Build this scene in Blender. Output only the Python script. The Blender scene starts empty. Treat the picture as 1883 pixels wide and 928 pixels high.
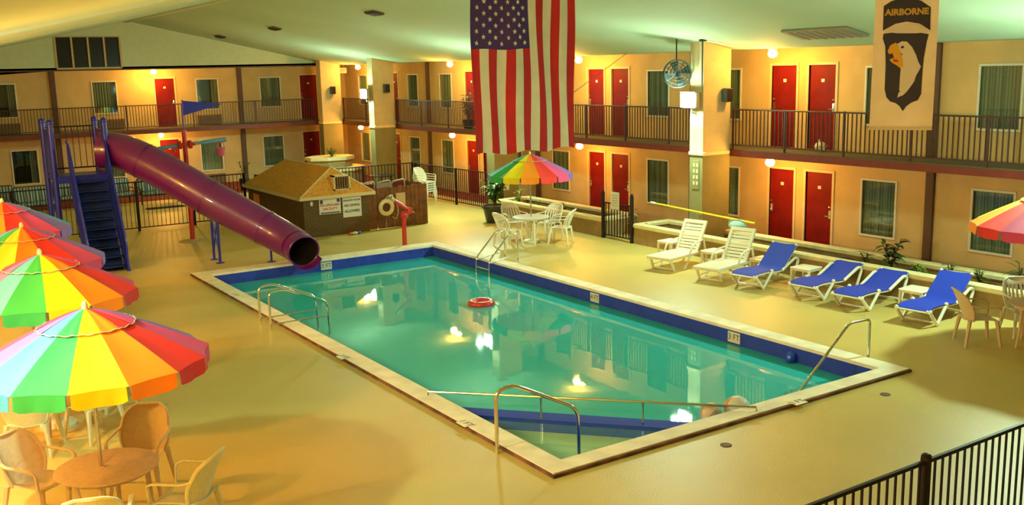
import bpy, math, random
from mathutils import Vector, Matrix
random.seed(7)
C = bpy.context.scene.collection
PI = math.pi
R_ = math.radians

# ------------------------------------------------------------------ camera frame (used to survey points of the place)
H = 4.73
FL = 1824.0
YAW, PITCH, ROLL = R_(33.17), R_(10.525), R_(-1.37)
fw = Vector((math.sin(YAW)*math.cos(PITCH), math.cos(YAW)*math.cos(PITCH), -math.sin(PITCH)))
r0 = Vector((math.cos(YAW), -math.sin(YAW), 0)); u0 = r0.cross(fw)
rt = r0*math.cos(ROLL)+u0*math.sin(ROLL); up = -r0*math.sin(ROLL)+u0*math.cos(ROLL)
EYE = Vector((0, 0, H))
def fl(px, py, z=0.0):
    d = rt*(px-941.5)/FL - up*(py-464)/FL + fw
    return EYE + d*((z-H)/d.z)

# ------------------------------------------------------------------ materials
MATS = {}
def mat(name, col, rough=0.6, metal=0.0, var=0.0, vscale=6.0, bump=0.0, bscale=30.0, spec=0.5, col2=None, coat=0.0):
    if name in MATS: return MATS[name]
    m = bpy.data.materials.new(name); m.use_nodes = True
    nt = m.node_tree; b = nt.nodes['Principled BSDF']
    b.inputs['Base Color'].default_value = (*col, 1); b.inputs['Roughness'].default_value = rough
    b.inputs['Metallic'].default_value = metal; b.inputs['Specular IOR Level'].default_value = spec
    if coat: b.inputs['Coat Weight'].default_value = coat
    tc = nt.nodes.new('ShaderNodeTexCoord')
    n = nt.nodes.new('ShaderNodeTexNoise'); n.inputs['Scale'].default_value = vscale; n.inputs['Detail'].default_value = 4
    nt.links.new(tc.outputs['Object'], n.inputs['Vector'])
    r = nt.nodes.new('ShaderNodeValToRGB')
    c2 = col2 or tuple(min(1, c*(1+var)) for c in col); c1 = col if col2 else tuple(c*(1-var) for c in col)
    r.color_ramp.elements[0].color = (*c1, 1); r.color_ramp.elements[1].color = (*c2, 1)
    r.color_ramp.elements[0].position = .35; r.color_ramp.elements[1].position = .65
    nt.links.new(n.outputs['Fac'], r.inputs['Fac']); nt.links.new(r.outputs['Color'], b.inputs['Base Color'])
    if bump:
        n2 = nt.nodes.new('ShaderNodeTexNoise'); n2.inputs['Scale'].default_value = bscale
        nt.links.new(tc.outputs['Object'], n2.inputs['Vector'])
        bp = nt.nodes.new('ShaderNodeBump'); bp.inputs['Strength'].default_value = bump; bp.inputs['Distance'].default_value = .02
        nt.links.new(n2.outputs['Fac'], bp.inputs['Height']); nt.links.new(bp.outputs['Normal'], b.inputs['Normal'])
    MATS[name] = m
    return m
def emis(name, col, s):
    m = bpy.data.materials.new(name); m.use_nodes = True; nt = m.node_tree
    b = nt.nodes['Principled BSDF']; b.inputs['Base Color'].default_value = (*col, 1)
    b.inputs['Emission Color'].default_value = (*col, 1); b.inputs['Emission Strength'].default_value = s
    return m
def brick(name, c1, c2, mortar, scale=1.0, bw=.22, bh=.08):
    m = bpy.data.materials.new(name); m.use_nodes = True; nt = m.node_tree; b = nt.nodes['Principled BSDF']
    tc = nt.nodes.new('ShaderNodeTexCoord')
    sx = nt.nodes.new('ShaderNodeSeparateXYZ'); nt.links.new(tc.outputs['Object'], sx.inputs[0])
    ad = nt.nodes.new('ShaderNodeMath'); ad.operation = 'ADD'
    nt.links.new(sx.outputs['X'], ad.inputs[0]); nt.links.new(sx.outputs['Y'], ad.inputs[1])
    cb = nt.nodes.new('ShaderNodeCombineXYZ'); nt.links.new(ad.outputs[0], cb.inputs['X']); nt.links.new(sx.outputs['Z'], cb.inputs['Y'])
    k = nt.nodes.new('ShaderNodeTexBrick'); nt.links.new(cb.outputs[0], k.inputs['Vector'])
    k.inputs['Color1'].default_value = (*c1, 1); k.inputs['Color2'].default_value = (*c2, 1); k.inputs['Mortar'].default_value = (*mortar, 1)
    k.inputs['Scale'].default_value = scale; k.inputs['Brick Width'].default_value = bw; k.inputs['Row Height'].default_value = bh
    k.inputs['Mortar Size'].default_value = .008
    nt.links.new(k.outputs['Color'], b.inputs['Base Color']); b.inputs['Roughness'].default_value = .85
    return m
def stripes(name, cols, scale, axis='X', rough=.8):
    """equal hard stripes of the given colours along one object axis (cloth, boards)"""
    m = bpy.data.materials.new(name); m.use_nodes = True; nt = m.node_tree; b = nt.nodes['Principled BSDF']
    tc = nt.nodes.new('ShaderNodeTexCoord'); sx = nt.nodes.new('ShaderNodeSeparateXYZ')
    nt.links.new(tc.outputs['Object'], sx.inputs[0])
    mu = nt.nodes.new('ShaderNodeMath'); mu.operation = 'MULTIPLY'; mu.inputs[1].default_value = scale
    fr = nt.nodes.new('ShaderNodeMath'); fr.operation = 'FRACT'
    nt.links.new(sx.outputs[axis], mu.inputs[0]); nt.links.new(mu.outputs[0], fr.inputs[0])
    r = nt.nodes.new('ShaderNodeValToRGB'); r.color_ramp.interpolation = 'CONSTANT'
    n = len(cols)
    for i, c in enumerate(cols):
        e = r.color_ramp.elements[i] if i < 2 else r.color_ramp.elements.new(i/n)
        e.position = i/n; e.color = (*c, 1)
    nt.links.new(fr.outputs[0], r.inputs['Fac']); nt.links.new(r.outputs['Color'], b.inputs['Base Color'])
    b.inputs['Roughness'].default_value = rough
    return m

M = dict(
    deck=None,
    wall=mat('wall_stucco', (.66, .47, .20), .85, var=.07, vscale=1.5, bump=.25, bscale=60),
    wall2=mat('wall_plain', (.62, .50, .26), .85, var=.05, vscale=1.2),
    gable=mat('gable_paint', (.54, .66, .46), .8, var=.03),
    trimc=mat('trim_cream', (.72, .58, .32), .6, var=.04),
    winfr=mat('window_white', (.72, .70, .58), .5),
    glass=mat('window_glass', (.012, .010, .008), .2, spec=.4),
    door=mat('door_red', (.19, .006, .004), .6, var=.12, vscale=3, spec=.2),
    chrome=mat('chrome', (.8, .76, .66), .14, 1.0),
    steel=mat('steel', (.62, .58, .48), .22, 1.0),
    iron=mat('iron_black', (.018, .010, .009), .5, spec=.25),
    railp=mat('rail_brown', (.06, .022, .018), .5),
    slab=mat('slab_red', (.17, .022, .014), .55, var=.1),
    slabtop=mat('slab_top', (.12, .10, .06), .8),
    pil=mat('pilaster_brown', (.105, .05, .028), .6, var=.1),
    pier_up=mat('pier_cream', (.56, .47, .28), .75, var=.05),
    pier_lo=mat('pier_olive', (.22, .20, .08), .8, var=.07, vscale=3),
    white=mat('white_plastic', (.82, .80, .66), .35),
    tan=mat('tan_plastic', (.66, .50, .30), .4, var=.05, vscale=30),
    tan2=mat('pale_plastic', (.66, .62, .40), .4, var=.05, vscale=30),
    tabletop=mat('table_top_tan', (.52, .36, .21), .45, var=.08, vscale=20),
    bluesl=mat('sling_blue', (.004, .035, .50), .8, var=.08, vscale=60),
    bluep=mat('paint_blue', (.010, .018, .48), .35, coat=.3),
    bluestep=mat('step_blue', (.012, .03, .20), .4, var=.2),
    purple=mat('slide_purple', (.15, .008, .16), .34, var=.05, vscale=2, coat=.6),
    dark=mat('hollow_shade', (.012, .006, .005), .9),  # near-black colour standing in for shade inside the slide tube
    redp=mat('paint_red', (.55, .02, .015), .35, coat=.3),
    ltblue=mat('tube_blue', (.16, .36, .62), .4),
    pink=mat('pink_plastic', (.62, .12, .24), .4),
    roof=mat('hut_shingle', (.62, .30, .045), .9, var=.16, vscale=14),
    fascia=mat('hut_fascia', (.62, .54, .30), .7),
    wood=mat('wood_brown', (.17, .065, .02), .75, var=.3, vscale=5),
    board=mat('board_beige', (.55, .42, .22), .7),
    signw=mat('sign_white', (.66, .68, .60), .5),
    signr=mat('sign_red', (.55, .03, .02), .5),
    signb=mat('sign_blue', (.03, .05, .22), .5),
    ink=mat('ink_black', (.02, .015, .03), .6),
    rope=mat('rope', (.62, .55, .38), .8),
    ringw=mat('ring_cream', (.70, .62, .40), .45),
    pot=mat('pot_dark', (.02, .028, .02), .4, var=.2),
    soil=mat('soil', (.035, .018, .008), .95, var=.4, vscale=25, bump=.5),
    leaf=mat('leaf_green', (.07, .20, .02), .4, var=.45, vscale=5),
    leafd=mat('leaf_dark', (.02, .07, .015), .45, var=.4, vscale=5),
    leafl=mat('leaf_light', (.22, .38, .04), .45, var=.3, vscale=5),
    bark=mat('stem_brown', (.10, .06, .03), .8),
    plant_w=mat('planter_stucco', (.33, .22, .09), .85, var=.12, vscale=6),
    plant_c=mat('planter_cap', (.70, .62, .33), .75, var=.06),
    coping=mat('coping_cream', (.92, .80, .62), .7, var=.10, vscale=3.0),
    copedge=mat('coping_edge', (.16, .07, .05), .9, var=.5, vscale=4),
    pooltile=None, poolfloor=mat('pool_plaster', (.30, .66, .56), .8, var=.06, vscale=1.2),
    kidfloor=mat('pool_shallow', (.52, .66, .40), .8, var=.06, vscale=1.5),
    walkred=mat('carpet_red', (.20, .022, .014), .9, var=.2, vscale=8),
    ac=mat('ac_brown', (.20, .13, .06), .7, var=.08),
    yellowp=mat('pole_yellow', (.72, .62, .03), .35),
    net=mat('net_blue', (.30, .48, .46), .8),
    fan=mat('fan_grey', (.03, .05, .05), .6),
    spk=mat('speaker_grey', (.05, .10, .16), .5),
    cream=mat('banner_cloth', (.92, .70, .48), .85, var=.05, vscale=3),
    eagle=mat('eagle_white', (.72, .58, .42), .85),
    gold=mat('gold_print', (.75, .36, .02), .8),
    gold2=mat('gold_text', (.55, .30, .04), .8),
    flagr=mat('flag_red', (.52, .012, .010), .85, var=.06, vscale=3),
    flagw=mat('flag_white', (.72, .62, .45), .85, var=.05, vscale=3),
    flagb=mat('flag_blue', (.06, .02, .13), .85, var=.06, vscale=3),
    bag=mat('bag_white', (.75, .68, .52), .6),
    grey=mat('grey_metal', (.30, .30, .24), .5),
    orange=mat('orange_plastic', (.80, .20, .02), .4),
    blueball=mat('ball_blue', (.02, .10, .70), .25),
    ringred=mat('float_red', (.55, .04, .04), .25),
    silver=mat('silver_grey', (.42, .38, .34), .5),
)
UC = dict(yellow=(.92, .72, .005), orange=(.88, .24, .004), red=(.72, .025, .02), pink=(.68, .06, .20), purple=(.26, .15, .56),
          blue=(.10, .45, .72), green=(.035, .42, .10))
for k, c in UC.items(): M['u_'+k] = mat('canopy_'+k, c, .75)
UORDER = ['yellow', 'orange', 'red', 'pink', 'purple', 'blue', 'green']

def deck_mat():
    m = mat('deck_coating', (.61, .46, .14), .42, var=.06, vscale=.5)
    nt = m.node_tree; b = nt.nodes['Principled BSDF']
    tc = nt.nodes['Texture Coordinate']
    n = nt.nodes.new('ShaderNodeTexNoise'); n.inputs['Scale'].default_value = 45; n.inputs['Detail'].default_value = 6
    nt.links.new(tc.outputs['Object'], n.inputs['Vector'])
    bp = nt.nodes.new('ShaderNodeBump'); bp.inputs['Strength'].default_value = .35; bp.inputs['Distance'].default_value = .01
    nt.links.new(n.outputs['Fac'], bp.inputs['Height']); nt.links.new(bp.outputs['Normal'], b.inputs['Normal'])
    return m
M['deck'] = deck_mat()
M['pooltile'] = brick('pool_tile', (.010, .042, .46), (.014, .055, .54), (.02, .06, .40), 1, .15, .15)
M['brick'] = brick('hut_brick', (.13, .065, .018), (.08, .06, .02), (.15, .10, .04), 1, .20, .07)
M['cushion'] = stripes('cushion_stripe', [(.30, .42, .36), (.03, .07, .10), (.40, .50, .40), (.05, .12, .20)], 5)
M['curtain'] = stripes('curtain_fold_shade', [(.40, .38, .32), (.24, .25, .21), (.44, .41, .34), (.19, .20, .18)], 7)  # shade of the folds put into the colour as light and dark stripes
M['globe_warm'] = emis('globe_warm', (1, .62, .18), 26)
M['lens'] = emis('flood_lens', (.78, 1, .86), 90)
M['exitm'] = emis('exit_face', (.9, .08, .03), 2.0)
def ceil_mat():
    m = mat('ceiling_panel', (.44, .62, .44), .85, var=.05, vscale=.35)
    return m
M['ceil'] = ceil_mat()
def water_mat(clear=False):
    m = bpy.data.materials.new('wading_water' if clear else 'water'); m.use_nodes = True; nt = m.node_tree
    for n in list(nt.nodes):
        if n.type != 'OUTPUT_MATERIAL': nt.nodes.remove(n)
    out = nt.nodes['Material Output']
    tr = nt.nodes.new('ShaderNodeBsdfTransparent'); tr.inputs['Color'].default_value = (.22, .66, .60, 1)
    df = nt.nodes.new('ShaderNodeBsdfDiffuse'); df.inputs['Color'].default_value = (.045, .56, .60, 1)
    m1 = nt.nodes.new('ShaderNodeMixShader'); m1.inputs[0].default_value = .86
    if clear: m1.inputs[0].default_value = .08; tr.inputs['Color'].default_value = (.92, 1, .94, 1)
    nt.links.new(tr.outputs[0], m1.inputs[1]); nt.links.new(df.outputs[0], m1.inputs[2])
    gl = nt.nodes.new('ShaderNodeBsdfGlossy'); gl.inputs['Roughness'].default_value = .02; gl.inputs['Color'].default_value = (1, 1, 1, 1)
    fr = nt.nodes.new('ShaderNodeFresnel'); fr.inputs['IOR'].default_value = 1.33
    m2 = nt.nodes.new('ShaderNodeMixShader')
    ge = nt.nodes.new('ShaderNodeNewGeometry'); sb_ = nt.nodes.new('ShaderNodeMath'); sb_.operation = 'SUBTRACT'; sb_.inputs[0].default_value = 1
    ml = nt.nodes.new('ShaderNodeMath'); ml.operation = 'MULTIPLY'
    nt.links.new(ge.outputs['Backfacing'], sb_.inputs[1]); nt.links.new(sb_.outputs[0], ml.inputs[0]); nt.links.new(fr.outputs[0], ml.inputs[1])
    nt.links.new(ml.outputs[0], m2.inputs[0]); nt.links.new(m1.outputs[0], m2.inputs[1]); nt.links.new(gl.outputs[0], m2.inputs[2])
    tc = nt.nodes.new('ShaderNodeTexCoord'); n = nt.nodes.new('ShaderNodeTexNoise'); n.inputs['Scale'].default_value = .9; n.inputs['Detail'].default_value = 2
    nt.links.new(tc.outputs['Object'], n.inputs['Vector'])
    bp = nt.nodes.new('ShaderNodeBump'); bp.inputs['Strength'].default_value = .10; bp.inputs['Distance'].default_value = .03
    nt.links.new(n.outputs['Fac'], bp.inputs['Height'])
    for s in (gl, fr): nt.links.new(bp.outputs['Normal'], s.inputs['Normal'])
    nt.links.new(m2.outputs[0], out.inputs['Surface'])
    return m
M['water'] = water_mat(); M['water2'] = water_mat(True)
def pane_mat():
    m = bpy.data.materials.new('pane'); m.use_nodes = True; nt = m.node_tree
    for n in list(nt.nodes):
        if n.type != 'OUTPUT_MATERIAL': nt.nodes.remove(n)
    tr = nt.nodes.new('ShaderNodeBsdfTransparent'); tr.inputs['Color'].default_value = (.80, .88, .82, 1)
    gl = nt.nodes.new('ShaderNodeBsdfGlossy'); gl.inputs['Roughness'].default_value = .03
    fr = nt.nodes.new('ShaderNodeLayerWeight'); fr.inputs['Blend'].default_value = .5
    pw = nt.nodes.new('ShaderNodeMath'); pw.operation = 'POWER'; pw.inputs[1].default_value = 4
    ad = nt.nodes.new('ShaderNodeMath'); ad.operation = 'MULTIPLY_ADD'; ad.inputs[1].default_value = .6; ad.inputs[2].default_value = .06
    nt.links.new(fr.outputs['Facing'], pw.inputs[0]); nt.links.new(pw.outputs[0], ad.inputs[0])
    m2 = nt.nodes.new('ShaderNodeMixShader')
    nt.links.new(ad.outputs[0], m2.inputs[0]); nt.links.new(tr.outputs[0], m2.inputs[1]); nt.links.new(gl.outputs[0], m2.inputs[2])
    nt.links.new(m2.outputs[0], nt.nodes['Material Output'].inputs['Surface'])
    return m
M['pane'] = pane_mat()

# ------------------------------------------------------------------ mesh building
class MB:
    def __init__(s): s.v = []; s.f = []; s.m = []; s.mi = 0
    def add(s, vs, fs):
        o = len(s.v); s.v += [tuple(v) for v in vs]; s.f += [tuple(i+o for i in f) for f in fs]; s.m += [s.mi]*len(fs); return s
    def box(s, lo, hi, rot=None, piv=None):
        x0, y0, z0 = lo; x1, y1, z1 = hi
        vs = [Vector(p) for p in ((x0,y0,z0),(x1,y0,z0),(x1,y1,z0),(x0,y1,z0),(x0,y0,z1),(x1,y0,z1),(x1,y1,z1),(x0,y1,z1))]
        if rot is not None:
            c = Vector(piv) if piv else (Vector(lo)+Vector(hi))/2
            vs = [c + rot @ (v-c) for v in vs]
        return s.add(vs, [(0,3,2,1),(4,5,6,7),(0,1,5,4),(1,2,6,5),(2,3,7,6),(3,0,4,7)])
    def bbox(s, lo, hi, b=.01):
        """box with chamfered edges (all twelve)"""
        x0,y0,z0 = lo; x1,y1,z1 = hi
        b = min(b, (x1-x0)/2.1, (y1-y0)/2.1, (z1-z0)/2.1)
        rings = []
        for z, i in ((z0, b), (z0+b, 0), (z1-b, 0), (z1, b)):
            ax, bx, ay, by = x0+i, x1-i, y0+i, y1-i
            c = b
            rings.append([(ax+c,ay,z),(bx-c,ay,z),(bx,ay+c,z),(bx,by-c,z),(bx-c,by,z),(ax+c,by,z),(ax,by-c,z),(ax,ay+c,z)])
        vs = [p for r in rings for p in r]; fs = [tuple(range(7,-1,-1)), tuple(range(24,32))]
        for k in range(3):
            for i in range(8): j = (i+1) % 8; fs.append((k*8+i, k*8+j, k*8+8+j, k*8+8+i))
        return s.add(vs, fs)
    def tube(s, pts, r, n=8, cap=True, flat=1.0):
        pts = [Vector(p) for p in pts]; N = len(pts)
        rs = r if isinstance(r, (list, tuple)) else [r]*N
        T = []
        for i in range(N):
            a = pts[max(i-1, 0)]; b = pts[min(i+1, N-1)]; T.append((b-a).normalized())
        ref = Vector((0,0,1)) if abs(T[0].z) < .9 else Vector((1,0,0))
        nrm = (ref - T[0]*ref.dot(T[0])).normalized(); vs = []
        for i in range(N):
            nrm = (nrm - T[i]*nrm.dot(T[i])).normalized(); bn = T[i].cross(nrm)
            for k in range(n):
                a = 2*PI*k/n; vs.append(pts[i] + nrm*math.cos(a)*rs[i]*flat + bn*math.sin(a)*rs[i])
        fs = []
        for i in range(N-1):
            for k in range(n): j = (k+1) % n; fs.append((i*n+k, i*n+j, (i+1)*n+j, (i+1)*n+k))
        if cap: fs += [tuple(range(n-1,-1,-1)), tuple(range((N-1)*n, N*n))]
        return s.add(vs, fs)
    def lathe(s, prof, c=(0,0,0), n=24, closed=False):
        vs = []; c = Vector(c)
        for r, z in prof:
            for k in range(n): a = 2*PI*k/n; vs.append(c+Vector((r*math.cos(a), r*math.sin(a), z)))
        fs = []; P = len(prof)
        for i in range(P-1 if not closed else P):
            i2 = (i+1) % P
            for k in range(n): j = (k+1) % n; fs.append((i*n+k, i*n+j, i2*n+j, i2*n+k))
        if not closed: fs += [tuple(range(n-1,-1,-1)), tuple(range((P-1)*n, P*n))]
        return s.add(vs, fs)
    def prism(s, poly, d, org, ex, ey):
        """polygon in (ex, ey) extruded by vector d"""
        org, ex, ey, d = Vector(org), Vector(ex), Vector(ey), Vector(d); n = len(poly)
        a = [org+ex*p[0]+ey*p[1] for p in poly]; b = [p+d for p in a]
        return s.add(a+b, [tuple(range(n-1,-1,-1)), tuple(range(n, 2*n))] + [(i, (i+1) % n, n+(i+1) % n, n+i) for i in range(n)])
    def sheet(s, f, nu, nv, t=.008):
        g = [[Vector(f(i/nu, j/nv)) for j in range(nv+1)] for i in range(nu+1)]
        top = []; bot = []
        for i in range(nu+1):
            for j in range(nv+1):
                du = g[min(i+1,nu)][j]-g[max(i-1,0)][j]; dv = g[i][min(j+1,nv)]-g[i][max(j-1,0)]
                nn = du.cross(dv)
                nn = nn.normalized() if nn.length > 1e-9 else Vector((0,0,1))
                top.append(g[i][j]+nn*t/2); bot.append(g[i][j]-nn*t/2)
        w = nv+1; o = len(top); fs = []
        for i in range(nu):
            for j in range(nv):
                a, b, c, d = i*w+j, (i+1)*w+j, (i+1)*w+j+1, i*w+j+1
                fs.append((a,b,c,d)); fs.append((o+d,o+c,o+b,o+a))
        for i in range(nu):
            fs.append((o+i*w, o+(i+1)*w, (i+1)*w, i*w)); fs.append((i*w+nv, (i+1)*w+nv, o+(i+1)*w+nv, o+i*w+nv))
        for j in range(nv):
            fs.append((j, j+1, o+j+1, o+j)); e = nu*w; fs.append((o+e+j, o+e+j+1, e+j+1, e+j))
        return s.add(top+bot, fs)
    def ball(s, c, r, n=16, m=10, sq=(1,1,1)):
        c = Vector(c); vs = [c+Vector((0,0,-r*sq[2]))]
        for i in range(1, m):
            a = -PI/2+PI*i/m
            for k in range(n):
                b = 2*PI*k/n; vs.append(c+Vector((r*sq[0]*math.cos(a)*math.cos(b), r*sq[1]*math.cos(a)*math.sin(b), r*sq[2]*math.sin(a))))
        vs.append(c+Vector((0,0,r*sq[2]))); fs = []
        for k in range(n): fs.append((0, 1+(k+1) % n, 1+k)); fs.append((len(vs)-1, 1+(m-2)*n+k, 1+(m-2)*n+(k+1) % n))
        for i in range(m-2):
            for k in range(n): j = (k+1) % n; fs.append((1+i*n+k, 1+i*n+j, 1+(i+1)*n+j, 1+(i+1)*n+k))
        return s.add(vs, fs)
    def build(s, name, mats, parent=None, smooth=False, loc=(0,0,0), rotz=0):
        me = bpy.data.meshes.new(name); me.from_pydata(s.v, [], s.f); me.update()
        if not isinstance(mats, (list, tuple)): mats = [mats]
        for m in mats: me.materials.append(m)
        me.polygons.foreach_set('material_index', [min(i, len(mats)-1) for i in s.m])
        if smooth:
            me.polygons.foreach_set('use_smooth', [True]*len(me.polygons))
            try: me.set_sharp_from_angle(angle=R_(40))
            except Exception: pass
        o = bpy.data.objects.new(name, me); C.objects.link(o)
        if parent: o.parent = parent
        o.location = loc; o.rotation_euler = (0,0,rotz)
        return o

def tag(o, label=None, cat=None, group=None, kind=None):
    if label: o['label'] = label
    if cat: o['category'] = cat
    if group: o['group'] = group
    if kind: o['kind'] = kind
    return o
def thing(name, label, cat, loc=(0,0,0), rotz=0, group=None, kind=None):
    o = bpy.data.objects.new(name, None); C.objects.link(o); o.empty_display_size = .2
    o.location = loc; o.rotation_euler = (0,0,rotz)
    return tag(o, label, cat, group, kind)
KIDS = {}
def copy_tree(o, loc=None, rotz=None, label=None, group=None):
    def cp(x, par):
        c = x.copy(); C.objects.link(c)
        if par: c.parent = par
        for ch in x.children: cp(ch, c)
        return c
    c = cp(o, None)
    if loc is not None: c.location = loc
    if rotz is not None: c.rotation_euler = (0,0,rotz)
    if label: c['label'] = label
    if group: c['group'] = group
    return c
def struct(name, mb, mats, **k):
    o = mb.build(name, mats, **k); o['kind'] = 'structure'; return o
def text(name, s, size, m, parent, loc, rot=(PI/2,0,0), ext=.002, align='CENTER', bold=.0):
    cu = bpy.data.curves.new(name, 'FONT'); cu.body = s; cu.size = size; cu.extrude = ext; cu.align_x = align; cu.align_y = 'CENTER'; cu.offset = bold
    cu.resolution_u = 3
    t = bpy.data.objects.new(name, cu); C.objects.link(t); bpy.context.view_layer.update()
    me = bpy.data.meshes.new_from_object(t.evaluated_get(bpy.context.evaluated_depsgraph_get()))
    C.objects.unlink(t); bpy.data.objects.remove(t)
    me.materials.clear(); me.materials.append(m)
    o = bpy.data.objects.new(name, me); C.objects.link(o); o.parent = parent; o.location = loc; o.rotation_euler = rot
    return o
def arc(p0, p1, p2, n=6):
    """rounded corner: quadratic from p0 to p2 round p1"""
    p0, p1, p2 = Vector(p0), Vector(p1), Vector(p2)
    return [p0*(1-t)**2+p1*2*t*(1-t)+p2*t*t for t in [i/n for i in range(n+1)]]
def roundpath(pts, r, n=5):
    pts = [Vector(p) for p in pts]; out = [pts[0]]
    for i in range(1, len(pts)-1):
        a = (pts[i-1]-pts[i]); b = (pts[i+1]-pts[i]); rr = min(r, a.length/2.05, b.length/2.05)
        out += arc(pts[i]+a.normalized()*rr, pts[i], pts[i]+b.normalized()*rr, n)
    return out+[pts[-1]]
def lamp(name, kind, loc, energy, col, radius=.1, parent=None, **k):
    l = bpy.data.lights.new(name, kind); l.energy = energy; l.color = col
    if hasattr(l, 'shadow_soft_size'): l.shadow_soft_size = radius
    for a, b in k.items(): setattr(l, a, b)
    o = bpy.data.objects.new(name, l); C.objects.link(o); o.location = loc
    if parent: o.parent = parent
    return o

# ------------------------------------------------------------------ the setting
XW, YW, XL, YF = 19.57, 44.0, -1.5, -1.2        # right wing wall, far wing wall, left wall, wall behind the camera
XE, YE = 18.35, 42.6                            # balcony edges
ZF, ZS = 2.6, 5.05                              # upper floor, soffit
PX0, PX1, PY0, PY1 = 6.35, 13.08, 8.93, 23.88   # coping outer
IX0, IX1, IY0, IY1 = 6.66, 12.74, 9.22, 23.42   # basin
# deck with the hole for the pool
f = MB()
for a, b, c, d in ((XL-.2, YF, PX0, YW), (PX1, YF, XW, YW), (PX0, YF, PX1, PY0), (PX0, PY1, PX1, YW)):
    f.box((a, b, -.3), (c, d, 0))
struct('floor', f, M['deck'])
# red walkway carpets
f = MB(); f.box((18.45, YF, 0), (XW, YW, .012)); struct('walkway_carpet', f, M['walkred'])
f = MB(); f.box((XL, 39.6, 0), (18.45, YW, .012)); struct('walkway_carpet', f, M['walkred'])
# coping
f = MB(); f.mi = 0
for a, b, c, d in ((PX0, PY0, PX1, IY0), (PX0, IY1, PX1, PY1), (PX0, IY0, IX0, IY1), (IX1, IY0, PX1, IY1)):
    f.box((a, b, .0), (c, d, .055))
cp = struct('pool_coping', f, M['coping'])
f = MB()
for a, b, c, d in ((PX0-.025, PY0-.03, PX1+.02, PY0), (PX0-.025, PY0, PX0, PY1), (PX0, PY1, PX1+.02, PY1+.02), (PX1, PY0, PX1+.02, PY1)):
    f.box((a, b, 0), (c, d, .038))
f.build('joint', M['copedge'], cp)
# basin: blue tile band then plaster
f = MB()
WZ = -.25
for (a, b), (c, d) in (((IX0, IY0), (IX1, IY0)), ((IX1, IY0), (IX1, IY1)), ((IX1, IY1), (IX0, IY1)), ((IX0, IY1), (IX0, IY0))):
    nx, ny = (d-b), -(c-a); L = math.hypot(nx, ny); nx, ny = nx/L*.2, ny/L*.2
    for z0, z1, k in ((-.36, .0, 0), (-1.7, -.36, 1)):
        f.mi = k
        f.add([(a,b,z0),(c,d,z0),(c,d,z1),(a,b,z1),(a+nx,b+ny,z0),(c+nx,d+ny,z0),(c+nx,d+ny,z1),(a+nx,b+ny,z1)],
              [(0,1,2,3),(5,4,7,6),(3,2,6,7),(1,0,4,5)])
f.mi = 1
f.box((IX0-.2, IY0-.2, -1.85), (IX1+.2, IY1+.2, -1.6))
struct('pool_basin', f, [M['pooltile'], M['poolfloor']])
# wading corner behind the diagonal wall
A = Vector((IX0, 12.72, 0)); B = Vector((9.80, IY0, 0)); D = Vector((IX0, IY0, 0))
ab = (B-A).normalized(); nn = Vector((ab.y, -ab.x, 0))
if nn.dot(D-A) < 0: nn = -nn
f = MB(); f.mi = 0
f.add([(D.x, D.y, -.44), (B.x, B.y, -.40), (A.x, A.y, -.40), (D.x, D.y, -1.6), (B.x, B.y, -1.6), (A.x, A.y, -1.6)], [(0,1,2),(0,2,5,3),(1,0,3,4),(2,1,4,5)])
struct('wading_floor', f, M['kidfloor'])
f = MB()
w = .30
f.prism([(0,0),((B-A).length,0),((B-A).length-.0,w),(0,w)], (0,0,1.36), (A.x, A.y, -1.58), ab, nn)
struct('divider_wall', f, M['pooltile'])
# small corner steps
f = MB()
f.box((IX0, IY0, -.55), (IX0+.75, IY0+.22, -.29)); f.box((IX0, IY0, -.55), (IX0+.22, IY0+.85, -.29))
struct('pool_step', f, M['pooltile'])
f = MB()
for k in range(3): f.box((IX1-.55-.3*k, IY0, -1.6), (IX1, IY0+.8, -.34-.28*k))
struct('pool_step', f, M['pooltile'])
f = MB(); f.add([(B.x,IY0,WZ),(IX1,IY0,WZ),(IX1,IY1,WZ),(IX0,IY1,WZ),(IX0,A.y,WZ)], [(0,1,2,3,4)])
wt = struct('pool_water', f, M['water'])
f = MB(); f.add([(IX0,IY0,WZ),(B.x,IY0,WZ),(IX0,A.y,WZ)], [(0,1,2)])
struct('wading_water', f, M['water2'])

# walls with real openings
def wall(name, org, ex, L, z0, z1, holes, m, thick=.25, nrm=(0,1,0)):
    xs = sorted({0, L, *[h[0] for h in holes], *[h[1] for h in holes]}); zs = sorted({z0, z1, *[h[2] for h in holes], *[h[3] for h in holes]})
    f = MB(); org = Vector(org); ex = Vector(ex); nv = Vector(nrm)*thick; P = lambda x, z: org+ex*x+Vector((0,0,z))
    for i in range(len(xs)-1):
        for j in range(len(zs)-1):
            cx, cz = (xs[i]+xs[i+1])/2, (zs[j]+zs[j+1])/2
            if any(h[0] < cx < h[1] and h[2] < cz < h[3] for h in holes): continue
            a = [P(xs[i],zs[j]), P(xs[i+1],zs[j]), P(xs[i+1],zs[j+1]), P(xs[i],zs[j+1])]
            f.add(a, [(0,1,2,3)])
    for h in holes:   # reveals and back
        a = [P(h[0],h[2]),P(h[1],h[2]),P(h[1],h[3]),P(h[0],h[3])]; b = [p+nv for p in a]
        f.add(a+b, [(0,1,5,4),(1,2,6,5),(2,3,7,6),(3,0,4,7),(4,5,6,7)])
    return struct(name, f, m)

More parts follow.
